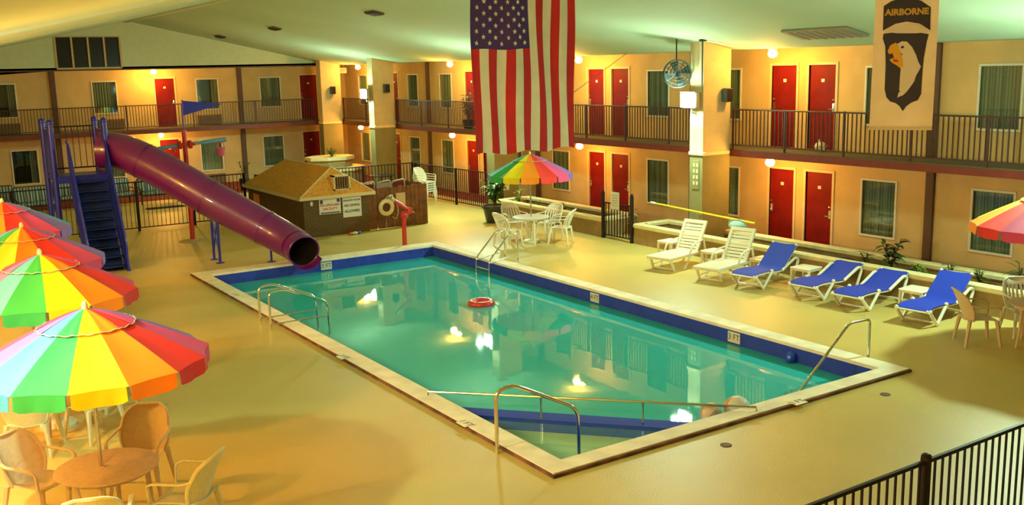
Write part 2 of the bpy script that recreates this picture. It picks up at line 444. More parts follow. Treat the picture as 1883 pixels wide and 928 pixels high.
WN = [0]; DN = [0]; 
def make_window(w, h, dark=False):
    WN[0] += 1
    t = thing('window_%d' % WN[0], None, None, kind='structure')
    g = MB(); g.box((-w/2, .03, 0), (w/2, .036, h)); g.build('pane', M['pane'], t)
    g = MB(); fw_ = .055
    for lo, hi in (((-w/2-fw_, -.03, -fw_), (w/2+fw_, .05, .0)), ((-w/2-fw_, -.03, h), (w/2+fw_, .05, h+fw_)),
                   ((-w/2-fw_, -.03, 0), (-w/2, .05, h)), ((w/2, -.03, 0), (w/2+fw_, .05, h))): g.bbox(lo, hi, .008)
    g.build('window_frame', M['winfr'], t)
    g = MB()
    if not dark: g.sheet(lambda u, v: (-w/2+u*w*.70, .075+.018*math.sin(u*38), v*h), 40, 1, .004)
    g.sheet(lambda u, v: (w/2-u*w*.30, .075+.018*math.sin(u*26), v*h), 28, 1, .004)
    g.build('curtain', M['curtain'], t)
    g = MB(); g.box((-w/2, .2, 0), (w/2, .21, h)); g.build('room_shade_back', M['glass'], t)  # near-black sheet standing in for the unlit room behind the curtain
    return t
def make_door(w, h, right=False):
    DN[0] += 1
    t = thing('door_%d' % DN[0], None, None, kind='structure')
    g = MB(); g.bbox((-w/2, .03, .01), (w/2, .075, h), .004); g.build('door_leaf', M['door'], t)
    g = MB()
    for lo, hi in (((-w/2-.07, -.025, 0), (-w/2, .08, h+.07)), ((w/2, -.025, 0), (w/2+.07, .08, h+.07)), ((-w/2, -.025, h), (w/2, .08, h+.07))): g.bbox(lo, hi, .006)
    g.build('door_frame', M['trimc'], t)
    sx = 1 if right else -1
    g = MB(); x = sx*(w/2-.07)
    g.bbox((x-.03, .015, .92), (x+.03, .03, 1.12), .004); g.tube([(x, .03, .98), (x, -.03, .98), (x-sx*.1, -.035, .98)], .012, 6); g.ball((x, .012, 1.2), .028, 8, 6)
    g.build('door_handle', M['chrome'], t)
    g = MB(); g.bbox((-.05, .018, 1.62), (.05, .03, 1.70), .004); g.build('number_plate', M['signw'], t)
    return t
win0 = {}; door0 = {}
def put_window(w, h, loc, rz, dark=False):
    k = (w, h, dark)
    if k not in win0: o = win0[k] = make_window(w, h, dark)
    else:
        WN[0] += 1; o = copy_tree(win0[k]); o.name = 'window_%d' % WN[0]
    o.location = loc; o.rotation_euler = (0,0,rz)
def put_door(w, h, right, loc, rz):
    k = (w, h, right)
    if k not in door0: o = door0[k] = make_door(w, h, right)
    else:
        DN[0] += 1; o = copy_tree(door0[k]); o.name = 'door_%d' % DN[0]
    o.location = loc; o.rotation_euler = (0,0,rz)

# right wing wall (faces -X): local x runs toward -Y
holes = []; Y0 = 45.0
LW, LH, LZ = .88, 1.26, .70; UW, UH, UZ = .88, 1.27, 3.27
for Yc in (9.09, 16.69, 24.29, 31.89, 39.49):
    for dy in (2.52, -2.30):
        y = Yc+dy
        for zb, hh in ((LZ, LH), (UZ, UH)):
            if y < 44: holes.append((Y0-y-LW/2, Y0-y+LW/2, zb, zb+hh)); put_window(LW, hh, (XW, y, zb), -PI/2)
    if Yc > 12:
        for dy, rgt in ((.60, False), (-.58, True)):
            y = Yc+dy
            for zb in (0.012, ZF):
                holes.append((Y0-y-.40, Y0-y+.40, zb, zb+2.03)); put_door(.80, 2.03, rgt, (XW, y, zb), -PI/2)
wall('wall_right', (XW, Y0, 0), (0,-1,0), Y0-YF, 0, ZS, holes, M['wall'], nrm=(1,0,0))
# far wing wall (faces -Y)
holes = []; X0 = -2.0
for x in (5.0, 8.80, 13.06, 15.9):
    z = 3.29; holes.append((x-X0-.45, x-X0+.45, z, z+1.26)); put_window(.90, 1.26, (x, YW, z), 0, x in (5.0, 13.06))
for x in (5.54, 8.85, 13.04, 15.88):
    z = .62; holes.append((x-X0-.45, x-X0+.45, z, z+1.30)); put_window(.90, 1.30, (x, YW, z), 0, x == 5.54)
for x, rg in ((11.25, True), (17.73, False)):
    for zb in (.012, ZF):
        holes.append((x-X0-.40, x-X0+.40, zb, zb+2.03)); put_door(.80, 2.03, rg, (x, YW, zb), 0)
wall('wall_far', (X0, YW, 0), (1,0,0), XW-X0, 0, ZS, holes, M['wall'], nrm=(0,1,0))
f = MB(); f.box((XL-.2, YF, -.3), (XL, YW, 6.3)); struct('wall_left', f, M['wall2'])
f = MB(); f.box((XL-.2, YF-.2, -.3), (XW+.2, YF, 7.2)); struct('wall_front', f, M['wall2'])
# pilasters at the bay boundaries
def strip(x, y, face, zs=((.012, 2.42), (ZF, ZS)), w=.2):
    f = MB()
    for z0, z1 in zs:
        if face == 'X': f.bbox((x-.09, y-w/2, z0), (x, y+w/2, z1), .01)
        else: f.bbox((x-w/2, y-.09, z0), (x+w/2, y, z1), .01)
    struct('pilaster', f, M['pil'])
for y in (13.05, 20.5, 28.1, 35.8): strip(XW, y, 'X')
for x in (-.8, 6.85, 14.5): strip(x, YW, 'Y')

# upper walkway slabs
f = MB(); f.mi = 0; f.box((XE, 7.0, 2.42), (XW, YW, 2.575)); f.mi = 1; f.box((XE+.03, 7.0, 2.575), (XW, YW, ZF)); struct('balcony_slab', f, [M['slab'], M['slabtop']])
f = MB(); f.mi = 0; f.box((XL, YE, 2.42), (XE, YW, 2.575)); f.mi = 1; f.box((XL, YE+.03, 2.575), (XE+.03, YW, ZF)); struct('balcony_slab', f, [M['slab'], M['slabtop']])
f = MB(); f.mi = 0; f.box((XL, YF, 2.42), (XW, 1.64, 2.58)); struct('balcony_slab', f, [M['slabtop']])

# ceiling: two slopes, soffits, gable
RX, RZ = 9.6, 6.95; EX = XE; 
f = MB(); f.add([(RX, YF, RZ), (EX, YF, ZS), (EX, YE, ZS), (RX, YE, RZ), (RX, YF, RZ+.2), (EX, YF, ZS+.2), (EX, YE, ZS+.2), (RX, YE, RZ+.2)], [(0,1,2,3),(4,7,6,5),(0,4,5,1),(2,6,7,3)])
struct('ceiling', f, M['ceil'])
LX = 2*RX-EX
zl = ZS - (LX-XL)*.217
f = MB(); f.add([(RX, YF, RZ), (RX, YE, RZ), (XL, YE, RZ-(RX-XL)*.217), (XL, YF, RZ-(RX-XL)*.217), (RX, YF, RZ+.2), (RX, YE, RZ+.2), (XL, YE, RZ+.2-(RX-XL)*.217), (XL, YF, RZ+.2-(RX-XL)*.217)], [(0,1,2,3),(4,7,6,5)])
struct('ceiling', f, M['ceil'])
f = MB(); f.box((XE, YF, ZS), (XW+.1, YW, ZS+.1)); f.box((XL, YE, ZS), (XE, YW, ZS+.1)); struct('soffit', f, M['ceil'])
f = MB(); f.tube([(RX, YF, RZ-.02), (RX, YE, RZ-.02)], .16, 10, flat=.35); struct('trim_1', f, M['gable'])
g = MB(); wl, wr, wb, wtp = 6.87-.0, 9.28, 5.12, 6.32
# gable wall with the four-pane opening
xs = [XL, wl, wr, EX]
topz = lambda x: RZ-abs(x-RX)*.217
g.add([(XL,YE,ZS-.6),(EX,YE,ZS),(EX,YE,ZS),(XL,YE,topz(XL))], [(0,1,3)])
def gp(poly): g.add([(x,YE,z) for x,z in poly], [tuple(range(len(poly)))])
g = MB()
gp([(XL,ZS),(wl,ZS),(wl,topz(wl)),(XL,topz(XL))]); gp([(wl,ZS),(wr,ZS),(wr,wb),(wl,wb)])
gp([(wl,wtp),(wr,wtp),(wr,topz(wr)),(wl,topz(wl))]); gp([(wr,ZS),(EX,ZS),(RX,RZ),(wr,topz(wr))])
struct('wall_gable', g, M['gable'])
f = MB(); f.box((XL, YE-.04, ZS-.03), (XE, YE, ZS+.02)); struct('trim_2', f, M['pil'])
t = thing('window_%d' % (WN[0]+1), None, None, (0,0,0), kind='structure')
g = MB(); g.box((wl, YE+.06, wb), (wr, YE+.08, wtp)); g.build('pane', M['glass'], t)
g = MB()
for k in range(5):
    x = wl+(wr-wl)*k/4; g.box((x-.035, YE-.03, wb), (x+.035, YE+.06, wtp))
g.box((wl, YE-.02, wb-.04), (wr, YE+.08, wb)); g.box((wl, YE-.02, wtp), (wr, YE+.08, wtp+.04)); g.build('window_frame', M['board'], t)

# ceiling vents
def on_slope(px, py, off=0.0):
    d = rt*(px-941.5)/FL - up*(py-464)/FL + fw
    n = Vector((.2171, 0, 1)); p0 = Vector((RX, 0, RZ-off)); t_ = (p0-EYE).dot(n)/d.dot(n); return EYE+d*t_
for i, (px, py, wx_, wy_, lab) in enumerate(((688, 25, .34, .6, 'dark slotted ceiling vent above the pool, nearest to the corner light'),
                                   (505, 53, .3, .6, 'small dark ceiling vent above the slide, midway along the slope'),
                                   (405, 68, .3, .6, 'small dark ceiling vent close to the pale gable wall'),
                                   (1515, 62, .75, 1.7, 'large flat grey return vent on the ceiling near the hanging banner'))):
    p = on_slope(px, py, .04)
    t = thing('ceiling_vent', lab, 'vent', p, group=None); t.rotation_euler = (0, math.atan(.2171), 0)
    g = MB(); g.bbox((-wx_/2, -wy_/2, -.02), (wx_/2, wy_/2, .035), .01); g.build('vent_frame', M['grey'] if i == 3 else M['pil'], t)
    g = MB()
    for k in range(7):
        y = -wy_/2+wy_*(k+.7)/7.6; g.box((-wx_/2+.03, y-.012, -.035), (wx_/2-.03, y+.012, -.02))
    g.build('louvre', M['grey'] if i == 3 else M['iron'], t)

# tower piers standing at the balcony line
def pier(y, x0=17.40, x1=18.33, d=.46):
    f = MB(); f.box((x0, y, 0), (x1, y+d, 2.5)); o = struct('pier', f, M['pier_lo'])
    f = MB(); top = RZ-abs(x0-RX)*.217+.05
    f.box((x0, y, 2.56), (x1, y+d, top)); f.build('pier_upper', M['pier_up'], o)
    f = MB(); f.bbox((x0-.03, y-.03, 2.48), (x1+.0, y+d+.03, 2.58), .02); f.build('pier_band', M['trimc'], o)
PIERS = (8.9, 17.91, 27.55, 36.45, 41.70)
for y in PIERS: pier(y)
pier(9.7, -1.5, -.78)

# ------------------------------------------------------------------ railings
def railing(label, a, b, z0=ZF, z1=3.6, n_posts=4, group=None, bar=.011, step=.115, name='balcony_railing', cat='railing', m=None, post=.022, ztoe=.09):
    a, b = Vector(a), Vector(b); L = (b-a).length; rz = math.atan2(b.y-a.y, b.x-a.x); m = m or M['railp']
    t = thing(name, label, cat, (a.x, a.y, z0), rz, group); h = z1-z0
    g = MB(); g.bbox((0, -.025, h-.035), (L, .025, h), .008); g.build('top_rail', m, t)
    g = MB(); g.box((0, -.012, ztoe), (L, .012, ztoe+.03)); g.build('bottom_rail', m, t)
    g = MB(); n = int(L/step)
    for k in range(1, n): x = L*k/n; g.box((x-bar, -bar, ztoe), (x+bar, bar, h-.02))
    g.build('balusters', m, t)
    for k in range(n_posts):
        x = L*k/(n_posts-1); x = min(max(x, post), L-post); g = MB(); g.bbox((x-post, -post, 0), (x+post, post, h+.01), .004); g.build('post', m, t)
    return t
railing('dark upper balcony railing in front of the red doors, right of the bright column', (XE+.03, 17.88), (XE+.03, 9.4), n_posts=6)
railing('dark upper balcony railing between the large flag and the bright column', (XE+.03, 27.5), (XE+.03, 18.40), n_posts=6)
railing('dark upper balcony railing left of the large flag', (XE+.03, 36.4), (XE+.03, 28.04), n_posts=5)
railing('short upper balcony railing in the bright corner of the two wings', (XE+.03, 41.65), (XE+.03, 36.95), n_posts=3)
railing('long upper balcony railing on the far wing behind the slide', (XL, YE+.03), (17.38, YE+.03), n_posts=8)
p = fl(1703, 845, 1.12)
t = railing('black metal pool fence with a capped post, nearest to the viewer', (p.x-4.4, p.y), (p.x+6.2, p.y), z0=0, z1=1.12, n_posts=2, name='iron_fence', cat='fence', bar=.009, step=.116, post=.02, m=M['iron'])
for ch in list(t.children):
    if ch.name.startswith('post'): bpy.data.objects.remove(ch)
for dx in (2.2, 4.4, 6.6):
    g = MB(); g.bbox((dx-.036, -.036, 0), (dx+.036, .036, 1.15), .004); po = g.build('post', M['iron'], t)
    g = MB(); g.lathe([(.046, 1.15), (.046, 1.165), (.03, 1.18), (.008, 1.185)], (dx, 0, 0), 12); g.build('post_cap', M['iron'], po)

# black fences on the deck
FM = M['iron']
railing('black iron fence with uprights crossing behind the tube slide', (.13, 32.0), (10.5, 32.0), 0, 1.55, 7, name='iron_fence', cat='fence', m=FM, step=.13, post=.035, bar=.008)
railing('black iron fence behind the wooden enclosure', (11.3, 33.4), (17.45, 33.4), 0, 1.32, 4, name='iron_fence', cat='fence', m=FM, step=.13, post=.035)
railing('black iron fence running from the corner to the potted plant', (17.5, 33.35), (17.6, 27.4), 0, 1.30, 3, name='iron_fence', cat='fence', m=FM, step=.13, post=.035)
t = railing('black iron gate between the two long planters', (17.15, 21.54), (17.15, 20.31), 0, 1.02, 2, name='iron_gate', cat='gate', m=FM, step=.12, post=.03)
for ch in list(t.children):
    if ch.name.startswith('post'): bpy.data.objects.remove(ch)
for x in (0, 1.23):
    g = MB(); g.bbox((x-.04, -.04, 0), (x+.04, .04, 1.28), .008); g.ball((x, 0, 1.3), .045, 10, 6); g.build('post', FM, t)
t = thing('paper_sign', 'white paper notice hung on the black gate', 'sign', (17.09, 20.95, .86))
g = MB(); g.sheet(lambda u, v: (.012*math.sin(u*3), .18-u*.36, v*.48), 4, 4, .004); g.build('sheet', M['signw'], t)
g = MB()
for k in range(5): g.box((-.006, -.12, .38-.07*k), (-.002, .12, .395-.07*k))
g.build('writing', M['grey'], t)

# ------------------------------------------------------------------ planters
def planter(y0, y1, label):
    t = thing('long_planter', label, 'planter', (0,0,0))
    x0, x1, h, w = 17.17, 18.42, .52, .17
    g = MB()
    for lo, hi in (((x0, y0, 0), (x0+w, y1, h-.09)), ((x1-w, y0, 0), (x1, y1, h-.09)), ((x0+w, y0, 0), (x1-w, y0+w, h-.09)), ((x0+w, y1-w, 0), (x1-w, y1, h-.09))): g.box(lo, hi)
    g.build('planter_wall', M['plant_w'], t)
    g = MB(); o = .03
    for lo, hi in (((x0-o, y0-o, h-.09), (x0+w+o, y1+o, h+.03)), ((x1-w-o, y0-o, h-.09), (x1+o, y1+o, h+.03)), ((x0+w, y0-o, h-.09), (x1-w, y0+w+o, h+.03)), ((x0+w, y1-w-o, h-.09), (x1-w, y1+o, h+.03))): g.bbox(lo, hi, .025)
    g.build('planter_cap', M['plant_c'], t)
    g = MB(); g.sheet(lambda u, v: (x0+w+u*(x1-x0-2*w), y0+w+v*(y1-y0-2*w), h-.2+.03*math.sin(u*9+v*40)+.02*math.sin(v*77)), 8, 80, .02); g.build('soil', M['soil'], t)
planter(9.45, 20.24, 'long low stucco planter with cream cap behind the row of loungers')
planter(21.62, 27.1, 'low stucco planter with cream cap behind the umbrella table and potted plant')
planter(2.5, 8.8, 'low stucco planter with cream cap beyond the right edge column')

def leaf(g, p, d, L, W, droop=.3, n=4):
    d = Vector(d).normalized(); side = d.cross(Vector((0,0,1)))
    side = side.normalized() if side.length > .05 else Vector((1,0,0)); vs = []; 
    for i in range(n+1):
        s_ = i/n; w_ = W*math.sin(PI*min(.97, .08+s_*.9))/2
        c = Vector(p)+d*L*s_+Vector((0,0,-droop*L*s_*s_))
        vs += [c-side*w_+Vector((0,0,w_*.3)), c, c+side*w_+Vector((0,0,w_*.3))]
    fs = []
    for i in range(n): a = i*3; fs += [(a, a+1, a+4, a+3), (a+1, a+2, a+5, a+4)]
    g.add(vs, fs)
def plant(name, label, loc, h, r, n, L, W, m, cat='plant', group=None, droop=.35, bare=.2, trunk=.012):
    rnd = random.Random(hash((round(loc[0]*10), round(loc[1]*10))) & 0xffff)
    t = thing(name, label, cat, loc, group=group)
    st = MB(); lf = MB(); stems = max(3, n//12)
    for s_ in range(stems):
        a = rnd.uniform(0, 2*PI); rr = r*rnd.uniform(.1, .75); hh = h*rnd.uniform(.6, 1.0)
        top = Vector((rr*math.cos(a), rr*math.sin(a), hh)); mid = Vector((rr*.3*math.cos(a), rr*.3*math.sin(a), hh*.5))
        st.tube(arc((0,0,0), mid, top, 5), [trunk]*5+[trunk*.5], 5)
        for k in range(n//stems):
            q = rnd.uniform(bare, 1.0); p = Vector((0,0,0))*(1-q)**2+mid*2*q*(1-q)+top*q*q
            b = rnd.uniform(0, 2*PI); e = rnd.uniform(-.1, .9)
            leaf(lf, p, (math.cos(b), math.sin(b), e), L*rnd.uniform(.7, 1.15), W, droop)
    st.build('stem', M['bark'], t); lf.build('foliage', m, t, smooth=True)
    return t
t = plant('potted_plant', 'large leafy potted plant in a dark round pot beside the rainbow umbrella', (16.39, 26.0, .5), 1.0, .55, 260, .24, .12, M['leaf'], cat='potted plant', bare=.3)
g = MB(); g.lathe([(.25, -.5), (.27, -.5), (.35, -.12), (.37, -.04), (.41, -.04), (.41, .03), (.37, .03), (.35, -.02), (.05, -.03)], (0,0,0), 24); g.build('pot', M['pot'], t, smooth=True)
zs_ = .34
for (y, x, h, r, n, L, W, m, lab) in (
    (13.35, 17.85, .45, .25, 30, .20, .05, 'leafd', 'small dark spiky plant left of the big dark bush in the planter'),
    (12.75, 17.85, .75, .45, 60, .26, .09, 'leafd', 'big dark leafy bush in the planter behind the blue loungers'),
    (12.1, 17.8, .3, .3, 40, .22, .05, 'leafl', 'bright yellow green fern in the planter between two blue loungers'),
    (11.45, 17.95, .35, .25, 30, .18, .05, 'leaf', 'low green plant in the planter behind the last side table'),
    (10.75, 17.8, .40, .28, 34, .18, .05, 'leaf', 'loose green plant in the planter right of the nearest blue lounger'),
    (10.0, 17.9, .62, .3, 30, .34, .05, 'leafd', 'dark strappy plant in the planter at the right edge of the view'),
    (17.1, 17.75, .36, .18, 22, .14, .06, 'leaf', 'tiny green plant in the planter between the white loungers'),
    (24.3, 17.8, .32, .2, 26, .16, .06, 'leaf', 'small bush in the planter right of the umbrella table'),
    (25.4, 17.6, .32, .22, 26, .16, .07, 'leafl', 'light green plant in the planter behind the umbrella pole'),
    (26.6, 17.7, .62, .25, 34, .24, .08, 'leafl', 'tall pale leaved plant at the far end of the planter'),
    (21.2, 18.0, .9, .3, 36, .22, .05, 'leafd', 'thin drooping dark plant behind the black gate'),
):
    plant('planter_plant', lab, (x, y, zs_ if y != 21.2 else .0), h, r, n, L, W, M[m])
# corner planter of two tiers round the far pier
t = thing('tiered_planter', 'two tier eight sided planter with pale rims at the foot of the corner column', 'planter', (17.15, 40.6, 0))
def octa(g, r, z0, z1, sy=.8): g.prism([(r*math.cos(PI/8+k*PI/4), r*sy*math.sin(PI/8+k*PI/4)) for k in range(8)], (0,0,z1-z0), (0,0,z0), (1,0,0), (0,1,0))
g = MB(); octa(g, 1.5, 0, .55); g.build('lower_tier', M['plant_w'], t)
g = MB(); octa(g, 1.58, .55, .68); g.build('lower_rim', M['plant_c'], t)
g = MB(); octa(g, 1.0, .68, 1.0); g.build('upper_tier', M['plant_w'], t)
g = MB(); octa(g, 1.1, 1.0, 1.14); g.build('upper_rim', M['plant_c'], t)
plant('planter_plant', 'bushy green plant on top of the two tier corner planter', (17.1, 40.2, 1.12), .42, .5, 60, .22, .07, M['leaf'])
plant('potted_plant', 'small dark potted plant by the fence left of the hut', (13.2, 40.3, .5), .75, .35, 40, .26, .06, M['leafd'], cat='potted plant').children
g = MB(); g.lathe([(.16, 0), (.2, .3), (.22, .5), (.2, .5), (.05, .46)], (0,0,-.5), 14); g.build('pot', M['pot'], bpy.data.objects['potted_plant.001'], smooth=True)

# ------------------------------------------------------------------ furniture
def umbrella(label, x, y, z_ap=2.43, r=1.2, rot=0.0, tilt=(0,0), group='rainbow beach umbrellas', lean=(0,0)):
    """beach umbrella: 14 panels, vented cap, hanging valance"""
    t = thing('beach_umbrella', label, 'umbrella', (x, y, 0), rot, group)
    drop = .54*r/1.2; N = 14; vin = .40
    def prof(s_): return z_ap-.02-drop*(s_**1.25)
    def rad(a, s_):
        k = a/(2*PI)*N; fr = k-math.floor(k); return 1-.045*s_*math.sin(PI*fr)
    g = MB()
    for i in range(N):
        g.mi = i % 7
        def F(u, v, i=i):
            a = 2*PI*(i+u)/N; s_ = .30+.70*v; q = r*s_*rad(a, s_); sag = .028*math.sin(PI*u)*math.sin(PI*v)
            return (q*math.cos(a), q*math.sin(a), prof(s_)-sag)
        g.sheet(F, 6, 6, .004)
    can = g.build('canopy', [M['u_'+c] for c in UORDER], t, smooth=True)
    g = MB()
    for i in range(N):
        g.mi = i % 7
        def F(u, v, i=i):
            a = 2*PI*(i+u)/N; s_ = .015+.385*v; q = r*s_*rad(a, s_); z = prof(s_)+.014+.007*v*math.sin(u*PI*3+i)
            return (q*math.cos(a), q*math.sin(a), z)
        g.sheet(F, 6, 4, .004)
    g.build('vent_cap', [M['u_'+c] for c in UORDER], t, smooth=True)
    g = MB(); pts = []
    for k in range(14*8):
        a = 2*PI*k/(14*8); i = int(k/8); u = (k % 8)/8
        q = r*.402*rad(a, .4); pts.append((q*math.cos(a), q*math.sin(a), prof(.4)+.015+.007*math.sin(u*PI*3+i)))
    g.tube(pts+[pts[0]], .0055, 5); g.build('piping', M['rope'], t)
    g = MB()
    for i in range(N):
        g.mi = i % 7
        def F(u, v, i=i):
            a = 2*PI*(i+.04+.92*u)/N; q = r*rad(a, 1)+.006*math.sin(u*14+i)*v+.01*v; e = (1-(2*u-1)**6)*.03
            return (q*math.cos(a), q*math.sin(a), prof(1)-.002-v*(.13+e+.004*math.sin(u*9+i*2)))
        g.sheet(F, 10, 3, .004)
    g.build('valance', [M['u_'+c] for c in UORDER], t, smooth=True)
    g = MB(); g.tube([(0,0,.05), (0,0,z_ap)], .02, 10); g.build('pole', M['steel'], t, smooth=True)
    g = MB(); g.lathe([(.03, z_ap-.01), (.032, z_ap+.03), (.02, z_ap+.06), (.006, z_ap+.07)], (0,0,0), 12); g.build('finial', M['tan2'], t, smooth=True)
    g = MB()
    for i in range(N):
        a = 2*PI*i/N; g.tube([(r*s_*math.cos(a), r*s_*math.sin(a), prof(s_)-.012) for s_ in (.02, .3, .6, .985)], .005, 4)
    g.build('ribs', M['winfr'], t)
    g = MB(); g.lathe([(.24, 0), (.24, .04), (.2, .08), (.04, .1), (.03, .3), (.024, .3)], (0,0,.0), 20); g.build('base', M['tan2'], t, smooth=True)
    return t

def round_table(label, x, y, m, rr=.52, h=.72, group='round patio tables', legs=4):
    t = thing('round_table', label, 'table', (x, y, 0), .4, group)
    g = MB(); g.lathe([(.03, h-.025), (rr-.02, h-.025), (rr, h-.015), (rr, h-.004), (rr-.012, h), (.03, h)], (0,0,0), 40, closed=True)
    g.build('tabletop', m, t, smooth=True)
    g = MB(); g.lathe([(rr-.1, h-.07), (rr-.08, h-.07), (rr-.08, h-.025), (rr-.1, h-.025)], (0,0,0), 28, closed=True); g.build('apron', m, t)
    for k in range(legs):
        a = PI/4+k*PI/2; g = MB(); c, s = math.cos(a), math.sin(a)
        g.tube([(c*(rr-.13), s*(rr-.13), h-.03), (c*(rr-.11), s*(rr-.11), .3), (c*(rr-.06), s*(rr-.06), 0)], [.035, .028, .022], 6); g.build('leg', m, t)
    return t

def plastic_chair(name, label, x, y, rz, m, slat=False, group=None, z=0):
    """monobloc armchair; faces local -Y"""
    t = thing(name, label, 'chair', (x, y, z), rz, group); t.scale = (1.08, 1.08, 1.08)
    SH, W, Dp = .42, .46, .44
    g = MB()
    def seat(u, v):
        xx = (u-.5)*W*(1.0-.1*(v)); yy = -.22+v*Dp
        zz = SH+.012*math.cos(u*2*PI)+.0-.02*v+(-.03*(1-v)**6)
        return (xx, yy, zz)
    g.sheet(seat, 10, 10, .012)
    g.box((-.225, -.215, SH-.045), (.225, -.205, SH-.005)); g.build('seat', m, t, smooth=True)
    # back: rounded top outline leaning backward
    TH = .47; zb = SH-.02
    def bpt(u, v, off=0):
        hw = .205+.055*math.sin(PI*min(1, v*1.15)) if v < .62 else (.205+.055*math.sin(PI*.713))*math.sqrt(max(0, 1-((v-.62)/.40)**2.4))
        hw = max(hw, .02); xx = (u*2-1)*hw
        yy = .2+.17*v+.03*v*v-.10*(xx/.26)**2+off
        return Vector((xx, yy, zb+TH*v))
    g = MB()
    if slat:
        for k in range(7):
            uc = .11+.13*k
            g.sheet(lambda u, v: bpt(uc-.036+.072*u, .04+.72*v), 2, 8, .010)
        g.sheet(lambda u, v: bpt(u, .74+.24*v), 12, 5, .012); g.sheet(lambda u, v: bpt(u, .0+.08*v), 12, 2, .012)
    else: g.sheet(lambda u, v: bpt(u, .98*v), 12, 12, .010)
    bk = g.build('backrest', m, t, smooth=True)
    g = MB(); rim = [bpt(0, v) for v in [i/10*.6 for i in range(11)]] + [bpt(0, .6+.38*i/8) for i in range(1, 9)] + [bpt(1, .98-.38*i/8) for i in range(0, 9)] + [bpt(1, .6-.06*i) for i in range(1, 11)]
    g.tube(rim, .019, 6); g.build('rim', m, bk, smooth=True)
    for s in (-1, 1):
        g = MB(); p0 = bpt(0 if s < 0 else 1, .55)
        pts = roundpath([p0, (s*.285, .13, .64), (s*.29, -.17, .635), (s*.265, -.235, .60), (s*.245, -.235, .42)], .07, 4)
        g.tube(pts, .021, 7, flat=.62); g.build('armrest', m, t, smooth=True)
        for fy, ly in ((-1, -.2), (1, .2)):
            g = MB(); x0 = s*.215
            top = Vector((x0, ly, SH-.01)); bot = Vector((s*.265, ly+fy*.06, 0))
            g.tube([top, (top+bot)/2, bot], [.034, .026, .019], 6); g.build('leg', m, t, smooth=True)
    return t

def side_table(label, x, y, rz, group='white plastic side tables by the loungers'):
    t = thing('side_table', label, 'side table', (x, y, 0), rz, group); h = .40
    g = MB(); g.bbox((-.25, -.25, h-.03), (.25, .25, h), .014); g.box((-.22, -.22, h-.07), (.22, .22, h-.03)); g.build('tabletop', M['white'], t)
    for sx in (-1, 1):
        for sy in (-1, 1):
            g = MB(); g.tube([(sx*.21, sy*.21, h-.03), (sx*.225, sy*.225, 0)], [.032, .022], 6); g.build('leg', M['white'], t)
    return t

def blue_lounger(label, x, y, rz, ang=46, group='blue sling loungers', drop=0):
    """x axis runs from foot (0) to head"""
    t = thing('sling_lounger', label, 'lounger', (x, y, 0), rz, group)
    hh = math.tan(R_(ang))
    prof = [(0, .30), (.15, .345), (.5, .35), (.85, .31), (1.02, .31)]
    Lb = .74; ex, ez = 1.04+Lb*math.cos(R_(ang)), .31+Lb*math.sin(R_(ang)); path = prof+[(1.12, .31+.08*math.tan(R_(ang))), (1.12+(ex-1.12)*.5, .34+(ez-.34)*.52), (ex, ez)]
    def cat(q):
        k = q*(len(path)-1); i = min(int(k), len(path)-2); a = k-i; return (path[i][0]*(1-a)+path[i+1][0]*a, path[i][1]*(1-a)+path[i+1][1]*a)
    # smooth by sampling neighbours
    def smp(q):
        s_ = [cat(min(1, max(0, q+d))) for d in (-.05, 0, .05)]; return (sum(p[0] for p in s_)/3, sum(p[1] for p in s_)/3)
    g = MB(); g.sheet(lambda u, v: (smp(u)[0], (v-.5)*.63, smp(u)[1]+.012-.012*math.sin(PI*v)), 26, 8, .008); g.build('sling', M['bluesl'], t, smooth=True)
    for s in (-1, 1):
        g = MB(); g.tube([(smp(q/20)[0], s*.285, smp(q/20)[1]-.022) for q in range(21)], .02, 8)
        g.ball((smp(1)[0], s*.29, smp(1)[1]), .032, 10, 6); g.ball((smp(0)[0], s*.29, smp(0)[1]), .03, 10, 6)
        g.build('side_rail', M['white'], t, smooth=True)
        g = MB(); g.tube(roundpath([(.03, s*.32, .30), (.30, s*.33, .0+.03), (.62, s*.32, .33)], .05), .03, 8); g.ball((.30, s*.33, .035), .035, 8, 6); g.ball((.62, s*.32, .35), .04, 8, 6); g.ball((.06, s*.32, .30), .036, 8, 6)
        g.build('leg', M['white'], t, smooth=True)
        g = MB(); g.tube(roundpath([(1.0, s*.31, .30), (1.50, s*.32, .52), (1.62, s*.32, .46), (1.40, s*.32, .02)], .07), .03, 8); g.ball((1.40, s*.32, .03), .034, 8, 6)
        g.build('leg', M['white'], t, smooth=True)
    for xx, zz in ((.30, .06), (1.40, .06), (smp(1)[0]+.01, smp(1)[1]-.01), (smp(0)[0]-.01, smp(0)[1]-.015)):
        g = MB(); g.tube([(xx, -.32, zz), (xx, .32, zz)], .016, 6); g.build('crossbar', M['white'], t)
    return t
